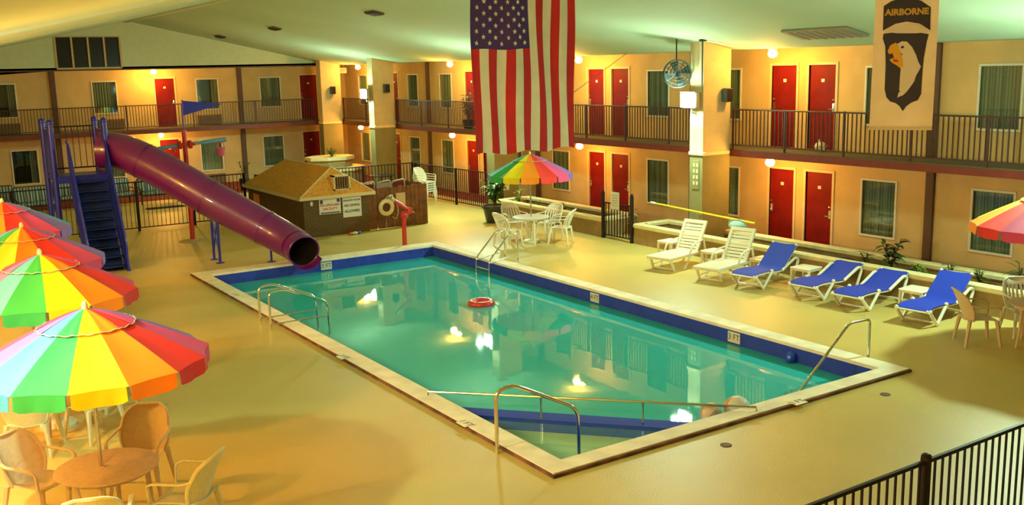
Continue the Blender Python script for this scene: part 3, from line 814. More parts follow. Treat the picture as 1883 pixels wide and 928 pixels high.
def white_lounger(label, x, y, rz, group='white slatted loungers'):
    t = thing('slat_lounger', label, 'lounger', (x, y, 0), rz, group); m = M['white']
    g = MB()
    for s in (-1, 1):
        g.bbox((0, s*.31-.03, .27), (1.22, s*.31+.03, .34), .012)
    g.bbox((0, -.31, .27), (.09, .31, .335), .012)
    g.build('seat_frame', m, t)
    g = MB()
    for k in range(13): x_ = .12+k*.083; g.bbox((x_, -.285, .315), (x_+.066, .285, .335), .004)
    g.build('seat_slats', m, t)
    a = R_(60); c, s_ = math.cos(a), math.sin(a); Lb = .80; ox, oz = 1.16, .32
    rot = Matrix.Rotation(-a, 3, 'Y')
    g = MB()
    def bb(lo, hi): g.box(lo, hi, rot, (0,0,0)); 
    o0 = len(g.v)
    for s in (-1, 1): bb((0, s*.285-.035, -.02), (Lb, s*.285+.035, .03))
    bb((Lb-.08, -.25, -.02), (Lb, .25, .03)); bb((0, -.25, -.015), (.06, .25, .02))
    g.v = [(v[0]+ox, v[1], v[2]+oz) for v in g.v]; bk = g.build('back_frame', m, t)
    g = MB()
    for k in range(9): x_ = .085+k*.077; g.box((x_, -.25, -.008), (x_+.056, .25, .012), rot, (0,0,0))
    g.v = [(v[0]+ox, v[1], v[2]+oz) for v in g.v]; g.build('back_slats', m, bk)
    for s in (-1, 1):
        g = MB(); g.tube([(.10, s*.29, .29), (.24, s*.30, 0)], [.04, .028], 6); g.build('leg', m, t)
        g = MB(); g.tube(roundpath([(1.42, s*.31, .60), (.92, s*.36, .555), (.80, s*.36, .42), (.74, s*.36, .2), (.55, s*.35, .0)], .12), .026, 7, flat=.7); g.build('armrest', m, t, smooth=True)
        g = MB(); g.tube([(1.35, s*.29, .30), (1.50, s*.31, 0)], [.04, .028], 6); g.build('leg', m, t)
        g = MB(); g.tube([(ox+.22, s*.33, .62), (1.56, s*.33, .0)], [.026, .022], 6); g.build('back_prop', m, t)
    g = MB(); g.tube([(.24, -.3, .03), (.24, .3, .03)], .018, 6); g.tube([(.2, -.29, .1), (.55, 0, .24), (.2, .29, .1)], .012, 6); g.build('crossbar', m, t)
    return t

rows = [((1194, 471), 12), ((1279, 490), 12), ((1347, 501), 8), ((1455, 519), 5), ((1534, 537), 5), ((1652, 562), 6)]
lab = ['white slatted lounger with raised back, farthest of the lounger row', 'white slatted lounger beside the first blue lounger',
       'blue sling lounger next to the white loungers, back steeply raised', 'blue sling lounger with low back, second blue one from the white loungers',
       'blue sling lounger with low back, third blue one from the white loungers', 'blue sling lounger nearest to the plastic armchairs, back steeply raised']
for i, (a, b) in enumerate(rows):
    an = R_(b); q = fl(*a, .31); p = q+Vector((math.sin(an), -math.cos(an), 0))*.30; p -= Vector((math.cos(an), math.sin(an), 0))*.08
    if i < 2: white_lounger(lab[i], p.x, p.y, an)
    else: blue_lounger(lab[i], p.x, p.y, an, ang=(42, 20, 20, 40)[i-2])
for i, (x, y, l) in enumerate(((16.72, 18.30, 'left of the farthest white lounger'), (16.58, 16.62, 'between the two white loungers'), (16.72, 15.22, 'between white and blue loungers'),
                     (16.66, 13.98, 'between the first two blue loungers'), (16.62, 11.28, 'left of the nearest blue lounger'))):
    side_table('square white plastic side table '+l, x, y, .1)

# umbrella sets on the left
umbrella('rainbow umbrella nearest to the viewer with a bright yellow front panel', 1.74, 10.66, 2.43, 1.19, rot=R_(-110))
umbrella('rainbow umbrella second from the viewer, over the pale chairs', 1.87, 14.46, 2.43, 1.2, rot=R_(-97))
umbrella('rainbow umbrella third from the viewer, in front of the slide stairs', 2.03, 17.4, 2.43, 1.2, rot=R_(-131))
umbrella('rainbow umbrella farthest of the left row, mostly cut by the left edge', 2.2, 21.3, 2.43, 1.2, rot=R_(-147))
umbrella('rainbow umbrella over the white table by the potted plant', 15.2, 22.26, 2.43, 1.16, rot=R_(-163))
umbrella('rainbow umbrella cut by the right edge over the plastic armchairs', 15.9, 8.4, 2.62, 1.22, rot=R_(95))
round_table('round tan patio table under the nearest umbrella', 1.79, 10.62, M['tabletop'])
round_table('round tan patio table under the second umbrella of the left row', 1.87, 14.46, M['tabletop'])
round_table('round white patio table under the umbrella by the potted plant', 15.2, 22.26, M['white'], .5)
round_table('round tan patio table at the right edge beside the armchairs', 15.95, 8.5, M['tan'], .5)
CH = 'plastic armchairs round the nearest table'
def face(x, y, tx, ty): return math.atan2(ty-y, tx-x)+PI/2
for x, y, mm, l in ((1.22, 11.38, 'tan', 'tan plastic armchair left of the nearest table'), (2.30, 11.45, 'tan', 'tan plastic armchair behind the nearest table'),
                (2.42, 10.02, 'tan2', 'pale green lit plastic armchair right of the nearest table'), (1.50, 9.70, 'tan2', 'pale plastic armchair in front of the nearest table, its back toward the viewer')):
    plastic_chair('plastic_armchair', l, x, y, face(x, y, 1.79, 10.62), M[mm], group=CH)
for x, y, l in ((1.45, 13.60, 'pale plastic armchair under the second umbrella, at the left edge'), (2.22, 13.72, 'pale plastic armchair under the second umbrella, right of its neighbour'), (2.6, 14.9, 'pale plastic armchair behind the table of the second umbrella')):
    plastic_chair('plastic_armchair', l, x, y, face(x, y, 1.87, 14.46), M['tan2'], group='plastic armchairs round the second table')
for x, y, l in ((14.40, 22.2, 'white plastic armchair left of the table by the potted plant'), (15.72, 21.6, 'white plastic armchair right of the table by the potted plant'),
                (15.98, 22.5, 'white plastic armchair behind the table by the potted plant, right side'), (15.3, 23.25, 'white plastic armchair behind the table by the potted plant, its round back above the tabletop')):
    plastic_chair('plastic_armchair', l, x, y, face(x, y, 15.2, 22.26), M['white'], slat=True, group='white plastic armchairs by the potted plant')
plastic_chair('plastic_armchair', 'tan plastic armchair seen from behind at the edge of the right shadow', 15.32, 9.22, face(15.32, 9.22, 16.1, 8.6), M['tan'], group='armchairs at the right table')
plastic_chair('plastic_armchair', 'white fan back plastic armchair at the right edge beyond the tan one', 16.42, 9.05, face(16.42, 9.05, 15.6, 7.9), M['white'], slat=True, group='armchairs at the right table')
for k in range(5):
    plastic_chair('stacked_armchair', ['bottom', 'second', 'third', 'fourth', 'top'][k]+' chair of the white plastic stack by the wooden enclosure' if k not in (0, 4) else ('lowest' if k == 0 else 'topmost')+' chair of the white plastic stack by the wooden enclosure',
                  16.95, 31.6-.02*k, R_(25), M['white'], group='white plastic stack', z=.085*k)

# loveseats behind the fence
def loveseat(label, x, y, w=1.35, rz=0):
    t = thing('patio_loveseat', label, 'loveseat', (x, y, 0), rz, 'striped patio loveseats')
    g = MB()
    for s in (-1, 1):
        g.tube(roundpath([(s*w/2, .28, 0), (s*w/2, .28, .85), (s*w/2, .30, .9)], .05), .018, 6)
        g.tube(roundpath([(s*w/2, -.3, 0), (s*w/2, -.3, .58), (s*w/2, .28, .62)], .06), .018, 6)
    g.tube([(-w/2, -.28, .32), (w/2, -.28, .32)], .018, 6); g.tube(roundpath([(-w/2, .3, .88), (-w/2+.1, .31, .98), (w/2-.1, .31, .98), (w/2, .3, .88)], .1), .018, 6); g.tube([(-w/2, .25, .32), (w/2, .25, .32)], .018, 6)
    g.build('frame', M['iron'], t)
    g = MB(); g.bbox((-w/2+.03, -.29, .34), (w/2-.03, .24, .46), .04); g.build('seat_cushion', M['cushion'], t, smooth=True)
    g = MB(); g.box((-w/2+.04, .17, .46), (w/2-.04, .28, .96), Matrix.Rotation(R_(-8), 3, 'X')); g.build('back_cushion', M['cushion'], t)
for x, y, l, rz in ((9.35, 38.9, 'striped loveseat behind the fence under the tube slide', 0), (7.9, 39.2, 'striped loveseat behind the fence right of the slide tower', .25),
                (5.05, 38.6, 'striped loveseat behind the fence left of the slide tower', .1), (6.35, 39.6, 'striped loveseat behind the slide tower legs', 0), (3.9, 39.6, 'striped loveseat at the left edge behind the farthest umbrella', 0)):
    loveseat(l, x, y, rz=rz)
t = tag(MB().bbox((8.5, 36.95, 0), (9.85, 37.35, .03), .01).build('floor_mat', M['soil']), 'dark narrow mat on the floor behind the black fence', 'mat')
# low table and things behind the enclosure
t = thing('metal_table', 'dark metal table behind the fence beyond the wooden enclosure', 'table', (17.0, 35.2, 0))
g = MB(); g.lathe([(.02, .7), (.5, .7), (.5, .73), (.02, .73)], (0,0,0), 20, closed=True); g.build('tabletop', M['iron'], t)
for a in (0, 2.1, 4.2):
    g = MB(); g.tube([(.4*math.cos(a), .4*math.sin(a), .7), (.3*math.cos(a), .3*math.sin(a), 0)], .02, 6); g.build('leg', M['iron'], t)
for i, (x, l) in enumerate(((13.0, 'silver grey folded lounger frame leaning behind the wooden enclosure, nearest the hut'), (13.55, 'middle silver grey folded lounger frame behind the wooden enclosure'), (14.05, 'silver grey folded lounger frame behind the wooden enclosure, farthest from the hut'))):
    t = thing('folded_lounger', l, 'lounger', (x, 28.1, .9), group='folded loungers behind the enclosure')
    g = MB(); g.tube(roundpath([(-.2, 0, -.9), (-.2, -.1, .42), (.25, -.1, .48), (.25, 0, -.9)], .1), .025, 8); g.build('frame', M['silver'], t, smooth=True)
    g = MB(); g.sheet(lambda u, v: (-.18+.41*u, -.01-.09*v, -.6+v*1.0), 4, 6, .01); g.build('sling', M['slab'] if i != 1 else M['silver'], t)

# ------------------------------------------------------------------ pool hardware
def rails(name, label, parts, r=.021, cat='handrail'):
    t = thing(name, label, cat, parts[0][1][0], 0); o = Vector(parts[0][1][0])
    t.location = (o.x, o.y, 0); o = Vector((o.x, o.y, 0))
    for nm, pts, rad, rr in parts:
        g = MB(); g.tube([p-o for p in roundpath(pts, rad, 6)], rr, 10); g.build(nm, M['chrome'], t, smooth=True)
    return t
def P(x, y, z): return Vector((x, y, z))
# left grab rails
def grab(y, x0=6.05, x1=7.2): return [P(x0, y, 0), P(x0, y, .74), P(x0+.28, y, .77), P(x1, y-.0, .40), P(x1+.03, y, -.7)]
rails('grab_rail', 'pair of bent chrome pool rails on the left coping', [('rail', grab(18.13), .14, .022), ('rail', grab(17.56), .14, .022),
      ('lower_bar', [P(6.05, 18.13, .12), P(7.22, 18.13, .12)], .01, .016), ('lower_bar', [P(6.05, 17.56, .12), P(7.22, 17.56, .12)], .01, .016)])
def grab2(y, x0=13.35, x1=12.5): return [P(x0, y, 0), P(x0, y, .70), P(x0-.25, y, .72), P(x1, y, .12), P(x1-.03, y, -.9)]
rails('pool_ladder', 'chrome pool ladder on the far coping in front of the white table', [('rail', grab2(20.75), .1, .02), ('rail', grab2(20.15), .1, .02),
      ('lower_bar', [P(13.35, 20.75, .2), P(12.5, 20.75, .06)], .01, .014), ('lower_bar', [P(13.35, 20.15, .2), P(12.5, 20.15, .06)], .01, .014),
      ('rung', [P(12.48, 20.75, -.1), P(12.48, 20.15, -.1)], .01, .018), ('rung', [P(12.48, 20.75, -.45), P(12.48, 20.15, -.45)], .01, .018)], cat='ladder')
rails('handrail', 'bent chrome handrail over the wading corner nearest to the viewer', [('rail', [P(6.22, 9.96, 0), P(6.22, 9.96, .80), P(6.44, 9.93, .86), P(7.32, 9.74, .42), P(7.34, 9.74, -.5)], .16, .026)])
e = fl(1452, 734, WZ)
q = P(13.16, 9.74, 0)
rails('handrail', 'bent chrome handrail at the right corner of the pool', [('rail', [q, q+P(0,0,.66), P(12.62, 9.72, .68), P(e.x, e.y, WZ-.1), P(e.x-.25, e.y, -.9)], .1, .024)])
# railing along the divider
a0, b0 = fl(786, 719, .04), fl(1391, 749, .04)
off = -nn*.22; a1, b1 = A+off, B+off
a1 = fl(787, 719.5, .11); b1 = fl(1391, 748.5, .11)
dv = (b1-a1).normalized()
parts = [('top_rail', [P(a1.x, a1.y, .05), a1, b1, P(b1.x, b1.y, .05)], .02, .018)]
for f_ in (.36, .67): p = a1.lerp(b1, f_); parts.append(('post', [P(p.x, p.y, .11), P(p.x, p.y, -1.6)], .01, .016))
t = thing('divider_rail', 'long thin metal rail above the diagonal divider of the wading corner', 'rail', (a1.x, a1.y, 0))
for nm, pts, rad, rr in parts:
    g = MB(); g.tube([Vector(p)-Vector((a1.x, a1.y, 0)) for p in pts], rr, 8); g.build(nm, M['steel'], t, smooth=True)

# depth markers
def marker(label, s, loc, rx, rz, w=.30, h=.20, tile=True):
    t = thing('depth_marker', label, 'depth marker', loc, group=None); t.rotation_euler = (rx, 0, rz)
    g = MB(); g.bbox((-w/2, -h/2, 0), (w/2, h/2, .006), .003); g.build('tile', M['signw'] if tile else M['coping'], t)
    text('number', s, h*.75, M['ink'], t, (0, 0, .006), (0,0,0), .001)
marker('white depth tile on the blue band beside the slide mouth', '3 FT', (9.63, IY1-.006, -.12), PI/2, 0)
marker('white depth tile on the blue band of the long right side, farther one', '4 FT', (IX1-.006, 16.3, -.12), PI/2, -PI/2)
marker('white depth tile on the blue band of the long right side, nearer one', '3 FT', (IX1-.006, 12.26, -.12), PI/2, -PI/2)
for px, py, s, l in ((432, 542, '3 FT', 'dark painted depth mark on the left coping near the far corner'), (632, 656, '3 FT', 'dark painted depth mark midway along the left coping'), (857, 778, '1 FT', 'dark painted depth mark on the left coping by the wading corner')):
    p = fl(px, py, .056); marker(l, s, (p.x, p.y, .0555), 0, -PI/2 if False else PI/2+PI, w=.24, h=.19, tile=False)
p = fl(1466, 739, .056); marker('dark painted depth mark on the coping by the right handrail', '3 FT', (p.x, p.y, .0555), 0, 0, .24, .19, tile=False)
# drains in the deck
for px, py, l in ((1628, 725, 'small round dark deck drain near the right corner of the pool'), (1335, 818, 'small round dark deck drain in front of the wading corner')):
    p = fl(px, py); t = thing('floor_drain', l, 'drain', (p.x, p.y, 0)); g = MB(); g.lathe([(.01, 0), (.075, 0), (.075, .006), (.06, .01), (.01, .008)], (0,0,0), 16); g.build('grate', M['pil'], t)

# things in the water
def beach_ball(name, label, p, r, mats, cat='ball'):
    t = thing(name, label, cat, p); g = MB()
    n, m = 24, 14; vs = []; 
    for i in range(m+1):
        a = -PI/2+PI*i/m
        for k in range(n): b = 2*PI*k/n; vs.append((r*math.cos(a)*math.cos(b), r*math.cos(a)*math.sin(b), r*math.sin(a)))
    for k in range(n):
        g.mi = (k*6//n) % len(mats)
        for i in range(m): j = (k+1) % n; g.add([vs[i*n+k], vs[i*n+j], vs[(i+1)*n+j], vs[(i+1)*n+k]], [(0,1,2,3)])
    s_ = g.build('shell', mats, t, smooth=True); s_.rotation_euler = (.9, .5, 1.1)
    g = MB(); g.lathe([(.004, r*.99), (.02, r*.99), (.02, r*1.02), (.004, r*1.03)], (0,0,0), 10); vv = g.build('valve', M['signw'], s_)
    return t
beach_ball('beach_ball', 'beach ball with orange and white panels floating against the front coping', P(9.98, 9.52, WZ+.15), .19, [M['signw'], M['orange'], M['signw'], M['signw'], M['orange'], M['signw']])
beach_ball('beach_ball', 'pale pinkish beach ball floating left of the orange one', P(9.50, 9.56, -.07), .15, [M['eagle'], M['silver']])
p = fl(1455, 657, WZ+.08); beach_ball('play_ball', 'small blue ball floating near the long right side of the pool', p, .11, [M['blueball'], M['bluesl']])
p = fl(885, 557, WZ+.03)
t = thing('swim_ring', 'red inflatable swim ring floating in the middle of the pool', 'swim ring', p)
g = MB(); pr = [(.22+.075*math.cos(2*PI*k/10), .075*math.sin(2*PI*k/10)) for k in range(10)]; g.lathe(pr, (0,0,0), 28, closed=True); g.build('tube', M['ringred'], t, smooth=True)
g = MB()
for a in (.4, 2.0, 3.6, 5.2): g.ball((.22*math.cos(a), .22*math.sin(a), .045), .045, 8, 6, (1, 1, .8))
g.build('white_patch', M['signw'], t, smooth=True)

# ------------------------------------------------------------------ tube slide and its tower
t = thing('water_slide', 'purple tube slide with blue stair tower ending over the pool', 'slide', (4.68, 27.6, 0)); SO = Vector((4.68, 27.6, 0))
def sb(name, f, m, smooth=False, parent=None):
    g = MB(); f(g); g.v = [tuple(Vector(v)-SO) for v in g.v]; return g.build(name, m, parent or t, smooth=smooth)
tx0, tx1, ty0, ty1, tz, pz = 4.04, 5.31, 27.0, 28.2, 3.66, 2.30
for x in (tx0, tx1):
    for y in (ty0, ty1):
        sb('tower_post', lambda g: (g.tube([(x, y, 0), (x, y, tz)], .075, 12), g.ball((x, y, tz), .085, 12, 6)), M['bluep'], True)
sb('platform', lambda g: (g.bbox((tx0, ty0, pz-.12), (tx1, ty1, pz), .02), g.bbox((tx0, ty0-.06, pz-.16), (tx1, ty0, pz+.02), .015)), M['bluep'])
for x in (tx0, tx1):
    def side(g):
        g.sheet(lambda u, v: (x, ty0+.06+u*(ty1-ty0-.12), pz+.05+v*(1.12 if x == tx0 else 1.1)), 4, 6, .03)
    if x == tx0: sb('side_panel', side, M['bluep'])
sb('guard', lambda g: [g.tube([(tx0, ty1, z), (tx1, ty1, z)], .018, 6) for z in (3.5, 2.42)]+[g.tube([(tx0+.1+.15*k, ty1, 2.42), (tx0+.1+.15*k, ty1, 3.5)], .010, 5) for k in range(8)], M['iron'])
# entrance surround of the tube on the right side
def hoop(g):
    for k in range(24):
        a0_, a1_ = 2*PI*k/24, 2*PI*(k+1)/24
        ri = .43
        def edge(a):
            c, s = math.cos(a), math.sin(a); q = .60/max(abs(c), abs(s)); return (c*q*.98, s*q)
        e0, e1 = edge(a0_), edge(a1_); cy, cz = 27.6, 2.83
        g.add([(tx1-.02, cy+ri*math.cos(a0_), cz+ri*math.sin(a0_)), (tx1-.02, cy+ri*math.cos(a1_), cz+ri*math.sin(a1_)), (tx1-.02, cy+e1[0], cz+e1[1]), (tx1-.02, cy+e0[0], cz+e0[1]),
               (tx1+.03, cy+ri*math.cos(a0_), cz+ri*math.sin(a0_)), (tx1+.03, cy+ri*math.cos(a1_), cz+ri*math.sin(a1_)), (tx1+.03, cy+e1[0], cz+e1[1]), (tx1+.03, cy+e0[0], cz+e0[1])],
              [(0,1,2,3),(7,6,5,4),(0,4,5,1),(2,6,7,3)])
sb('entry_panel', hoop, M['purple'])
# stairs
sx0, sx1 = 4.42, 5.22; yb = 25.65; ns = 10
for k in range(ns):
    z = pz*(k+.6)/ns*.98; y = yb+(ty0-yb)*(k+.6)/ns
    sb('step', lambda g: g.bbox((sx0, y-.14, z-.035), (sx1, y+.10, z), .01), M['bluestep'])
sb('stair_back', lambda g: g.add([(sx0, yb+.12, 0), (sx1, yb+.12, 0), (sx1, ty0+.02, pz-.1), (sx0, ty0+.02, pz-.1), (sx0, yb+.16, 0), (sx1, yb+.16, 0), (sx1, ty0+.05, pz-.1), (sx0, ty0+.05, pz-.1)], [(0,1,2,3),(7,6,5,4)]), M['bluestep'])
for x in (sx0-.04, sx1+.04):
    sb('stringer', lambda g: g.prism([(yb-.22, 0), (yb+.16, 0), (ty0+.12, pz), (ty0-.26, pz)], (.07, 0, 0), (x-.025, 0, 0), (0,1,0), (0,0,1)), M['bluep'])
    sb('stair_rail', lambda g: g.tube(roundpath([(x, yb-.18, .0), (x, yb-.18, .78), (x, ty0-.22, pz+.80), (x, ty0+.02, pz+.88)], .12), .028, 8), M['bluep'], True)
    sb('rail_panel', lambda g: g.prism([(yb-.16, .25), (yb+.1, .25), (ty0-.02, pz+.2), (ty0-.02, pz+.78), (ty0-.2, pz+.76), (yb-.16, .72)], (.02, 0, 0), (x-.01, 0, 0), (0,1,0), (0,0,1)), M['bluestep'] if x > 5 else M['bluep'])
# tube
pts = [(5.25, 27.42, 2.90), (5.60, 27.20, 2.86), (5.95, 26.78, 2.70), (6.45, 26.27, 2.36), (6.95, 25.75, 1.98), (7.45, 25.27, 1.58), (7.95, 24.82, 1.22), (8.35, 24.42, .93), (8.68, 24.0, .68), (8.88, 23.55, .50), (8.93, 23.10, .38)]
def catmull(ps, n=5):
    ps = [Vector(p) for p in ps]; out = []
    for i in range(len(ps)-1):
        p0, p1, p2, p3 = ps[max(i-1,0)], ps[i], ps[i+1], ps[min(i+2, len(ps)-1)]
        for k in range(n):
            q = k/n; out.append(.5*((2*p1)+(p2-p0)*q+(2*p0-5*p1+4*p2-p3)*q*q+(3*p1-p0-3*p2+p3)*q**3))
    return out+[ps[-1]]
cp_ = catmull(pts)
TR = .40
RAD = [.47-.07*max(0, (i-len(cp_)*.55))/(len(cp_)*.45) for i in range(len(cp_))]
sb('chute', lambda g: g.tube(cp_, RAD, 28, cap=False), M['purple'], True)
sb('chute_inner_shade', lambda g: g.tube(cp_, [q-.02 for q in RAD], 28, cap=False), M['dark'], True)  # inner skin coloured near black for the shade in the tube
for k in (12, 24, 36, 46):
    d = (cp_[k+1]-cp_[k]).normalized()
    sb('joint_flange', lambda g: g.tube([cp_[k]-d*.02, cp_[k]+d*.02], RAD[k]+.018, 28, cap=False), M['purple'], True)
d = (cp_[-1]-cp_[-2]).normalized()
sb('mouth_rim', lambda g: g.tube([cp_[-1]+(Vector((math.cos(a), 0, 0))*(TR-.005)+d.cross(Vector((1,0,0))).normalized()*math.sin(a)*(TR-.005)) for a in [2*PI*i/28 for i in range(29)]], .024, 6), M['purple'], True)
# outlet tray: short half-round lip
def lip(g):
    bn = Vector((1,0,0)); nn_ = d.cross(bn).normalized(); nn_ = nn_ if nn_.z < 0 else -nn_
    g.sheet(lambda u, v: cp_[-1]+d*(.22*v)+bn*math.cos(PI*(.12+.76*u))*(TR+.01)+nn_*math.sin(PI*(.12+.76*u))*(TR+.01), 14, 3, .02)
sb('outlet_lip', lip, M['purple'], True)
def leg(x, y, zt, r=.035): return lambda g: (g.tube([(x, y, 0), (x, y, zt)], r, 10), g.lathe([(.11, 0), (.11, .012), (.02, .014)], (x, y, 0), 14))
sb('support_leg', leg(7.43, 25.58, 1.35), M['bluep'], True); sb('support_leg', leg(7.40, 24.98, 1.9), M['bluep'], True)
sb('leg_brace', lambda g: (g.tube([(7.43, 25.55, .25), (7.40, 25.0, 1.1)], .02, 6), g.tube([(7.43, 25.55, 1.1), (7.40, 25.0, .25)], .02, 6), g.tube([(7.43, 25.62, 1.18), (7.4, 24.94, 1.18)], .03, 6)), M['bluep'])
sb('support_leg', leg(8.50, 24.26, .52, .028), M['bluep'], True)

# spray pole with arm, pennant and bucket
t = thing('spray_pole', 'tall red water play pole with pale blue arms and a blue pennant on top', 'play pole', (7.83, 28.95, 0))
g = MB(); g.tube([(0,0,0), (0,0,3.2)], .07, 14); g.build('pole', M['redp'], t, smooth=True)
g = MB(); g.lathe([(.38, 0), (.38, .01), (.1, .02)], (0,0,0), 20); g.lathe([(.15, .02), (.15, .05), (.08, .06)], (0,0,0), 14); g.build('base', M['board'], t)
g = MB(); g.tube([(0,0,3.18), (.02, 0, 4.06)], .02, 8); ms = g.build('mast', M['bluep'], t)
g = MB(); g.prism([(0, 0), (0, .42), (1.15, .30-.02)], (0,.012,0), (.02, 0, 3.62), (1,0,0), (0,0,1)); g.build('pennant', M['bluep'], ms)
g = MB(); g.tube([(-1.1, .05, 2.70), (-.18, .02, 2.78)], .05, 10); g.build('arm', M['ltblue'], t, smooth=True)
g = MB(); g.tube([(.25, -.02, 2.82), (.5, -.05, 2.83)], .045, 10); g.tube([(.5, -.05, 2.83), (1.15, -.15, 2.89)], .065, 10); g.build('arm', M['ltblue'], t, smooth=True)
g = MB()
for x in (-.15, .14): g.tube([(x-.04, 0, 2.79), (x+.04, 0, 2.80)], .12, 12)
g.tube([(-.2, 0, 2.79), (.3, 0, 2.81)], .055, 10); g.build('hub', M['redp'], t)
g = MB(); g.lathe([(.09, 0), (.14, .24), (.12, .24), (.08, .02)], (.98, -.12, 2.42), 14); g.tube([(.86, -.12, 2.64), (.9, -.12, 2.80), (1.06, -.12, 2.80), (1.1, -.12, 2.64)], .012, 5); g.build('bucket', M['pink'], t)
g = MB()
for x in (-.6, -.3): g.lathe([(.015, 0), (.045, 0), (.03, .07), (.01, .08)], (x, .03, 2.60), 8)
g.build('spray_nozzle', M['pink'], t)

# red water cannon
t = thing('water_cannon', 'red water cannon on a post at the far pool edge', 'water cannon', (12.2, 24.02, 0))
g = MB(); g.tube([(0,0,0), (0,0,.62), (.0, 0, .80)], [.065, .06, .06], 12); g.build('post', M['redp'], t, smooth=True)
g = MB(); g.ball((.02, 0, .86), .11, 12, 8); g.tube([(.02, 0, .82), (.16, .0, .95)], .06, 10); g.tube([(.16, 0, .88), (.2, 0, 1.06)], .07, 10); g.build('swivel', M['redp'], t, smooth=True)
g = MB(); g.tube([(.14, 0, 1.0), (-.08, .03, 1.16), (-.24, .05, 1.28)], [.05, .06, .045], 10); ba = g.build('barrel', M['redp'], t, smooth=True)
g = MB(); g.tube([(-.24, .05, 1.28), (-.34, .06, 1.36)], [.055, .065], 12); g.build('nozzle', M['chrome'], ba, smooth=True)
g = MB(); g.tube([(.14, 0, .98), (.32, -.03, .90)], .018, 6); g.build('handle', M['redp'], t)

# ------------------------------------------------------------------ pump house, wooden enclosure and signs
hx0, hx1, hy0, hy1, hz = 10.55, 12.62, 27.1, 31.9, 1.16
t = thing('pump_house', 'small brick pump house with a tan hipped roof behind the slide', 'hut', ((hx0+hx1)/2, (hy0+hy1)/2, 0)); HO = Vector(t.location)
def hb(name, f, m):
    g = MB(); f(g); g.v = [tuple(Vector(v)-HO) for v in g.v]; return g.build(name, m, t)
hb('brick_wall', lambda g: g.box((hx0, hy0, 0), (hx1, hy1, hz)), M['brick'])
o_ = .14; rx = (hx0+hx1)/2
def roof(g):
    a, b, c, d_ = (hx0-o_, hy0-o_, hz+.02), (hx1+o_, hy0-o_, hz+.02), (hx1+o_, hy1+o_, hz+.02), (hx0-o_, hy1+o_, hz+.02)
    e_, f_ = (rx, hy0+.28, 1.98), (rx, hy1-.75, 1.98)
    g.add([a, b, c, d_, e_, f_], [(0,1,4),(1,2,5,4),(2,3,5),(3,0,4,5),(3,2,1,0)])
rf = hb('roof', roof, M['roof'])
hb('fascia', lambda g: (g.bbox((hx0-o_-.02, hy0-o_-.03, hz-.05), (hx1+o_+.02, hy0-o_+.0, hz+.05), .01), g.bbox((hx0-o_-.03, hy0-o_, hz-.05), (hx0-o_, hy1+o_, hz+.05), .01), g.bbox((hx1+o_, hy0-o_, hz-.05), (hx1+o_+.03, hy1+o_, hz+.05), .01)), M['fascia'])
hb('hip_strip', lambda g: (g.tube([(hx0-o_, hy0-o_, hz+.04), (rx, hy0+.28, 1.99)], .022, 6), g.tube([(hx1+o_, hy0-o_, hz+.04), (rx, hy0+.28, 1.99)], .018, 6), g.tube([(rx, hy0+.28, 1.985), (rx, hy1-.75, 1.985)], .02, 6)), M['fascia'])
def vent(g):
    for lo, hi in (((rx-.1, 26.99, 1.32), (rx+.42, 27.26, 1.36)), ((rx-.1, 26.99, 1.72), (rx+.42, 27.26, 1.76)), ((rx-.1, 26.99, 1.32), (rx-.06, 27.26, 1.76)), ((rx+.38, 26.99, 1.32), (rx+.42, 27.26, 1.76))): g.box(lo, hi)
vf = hb('vent_frame', vent, M['fascia'])
hb('louvre', lambda g: [g.box((rx-.05+.072*k, 27.02, 1.36), (rx-.02+.072*k, 27.1, 1.72)) for k in range(6)]+[g.box((rx-.06, 27.1, 1.36), (rx+.38, 27.3, 1.72))], M['ac'])
hb('switch_box', lambda g: g.bbox((hx0+.2, hy0-.04, .93), (hx0+.28, hy0, 1.06), .01), M['signw'])
hb('access_panel', lambda g: g.bbox((hx0-.03, hy1-1.1, .62), (hx0, hy1-.55, .95), .01), M['orange'])
t = thing('wooden_enclosure', 'enclosure of upright brown wooden boards joined to the brick hut', 'fence', (12.64, 27.18, 0))
g = MB(); rnd = random.Random(3)
for k in range(14): x = k*.144; g.bbox((x, -.012+.01*(k % 2), .02), (x+.136, .012+.01*(k % 2), 1.27+rnd.uniform(-.03, .02)), .004)
for k in range(12): y = .05+k*.144; g.bbox((2.0, y, .02), (2.024, y+.136, 1.26+rnd.uniform(-.03, .02)), .004)
g.build('boards', M['wood'], t)
g = MB(); g.box((0, .024, .3), (2.0, .06, .38)); g.box((0, .024, .95), (2.0, .06, 1.03)); g.build('batten', M['wood'], t)
g = MB(); g.bbox((.92, -.03, .66), (1.24, -.014, 1.06), .006); g.build('beige_panel', M['board'], t)
def board(name, label, x, z, w, h, lines, group=None):
    t = thing(name, label, 'sign', (x, hy0-.03, z))
    g = MB(); g.bbox((-w/2, 0, -h/2), (w/2, .02, h/2), .006); g.build('panel', M['signw'], t)
    for s, sz, zz, m in lines: text('lettering', s, sz, m, t, (0, -.001, zz), bold=.003)
    return t
s1 = board('warning_sign', 'white sign with red lettering and blue corner marks on the brick hut', 11.36, .88, .68, .46, [('NO LIFEGUARD', .088, .03, M['signr']), ('ON DUTY', .10, -.085, M['signr'])])
g = MB(); g.box((-.31, -.003, .08), (-.22, 0, .19)); g.box((.22, -.003, .10), (.31, 0, .20)); g.box((-.30, -.003, -.21), (.30, 0, -.175)); g.build('blue_mark', M['signb'], s1)
board('pool_sign', 'white sign with dark lettering NO DIVING ALLOWED on the brick hut', 12.06, .80, .60, .62, [('SHALLOW WATER', .066, .19, M['signb']), ('NO DIVING', .095, .04, M['ink']), ('ALLOWED', .105, -.13, M['ink'])])
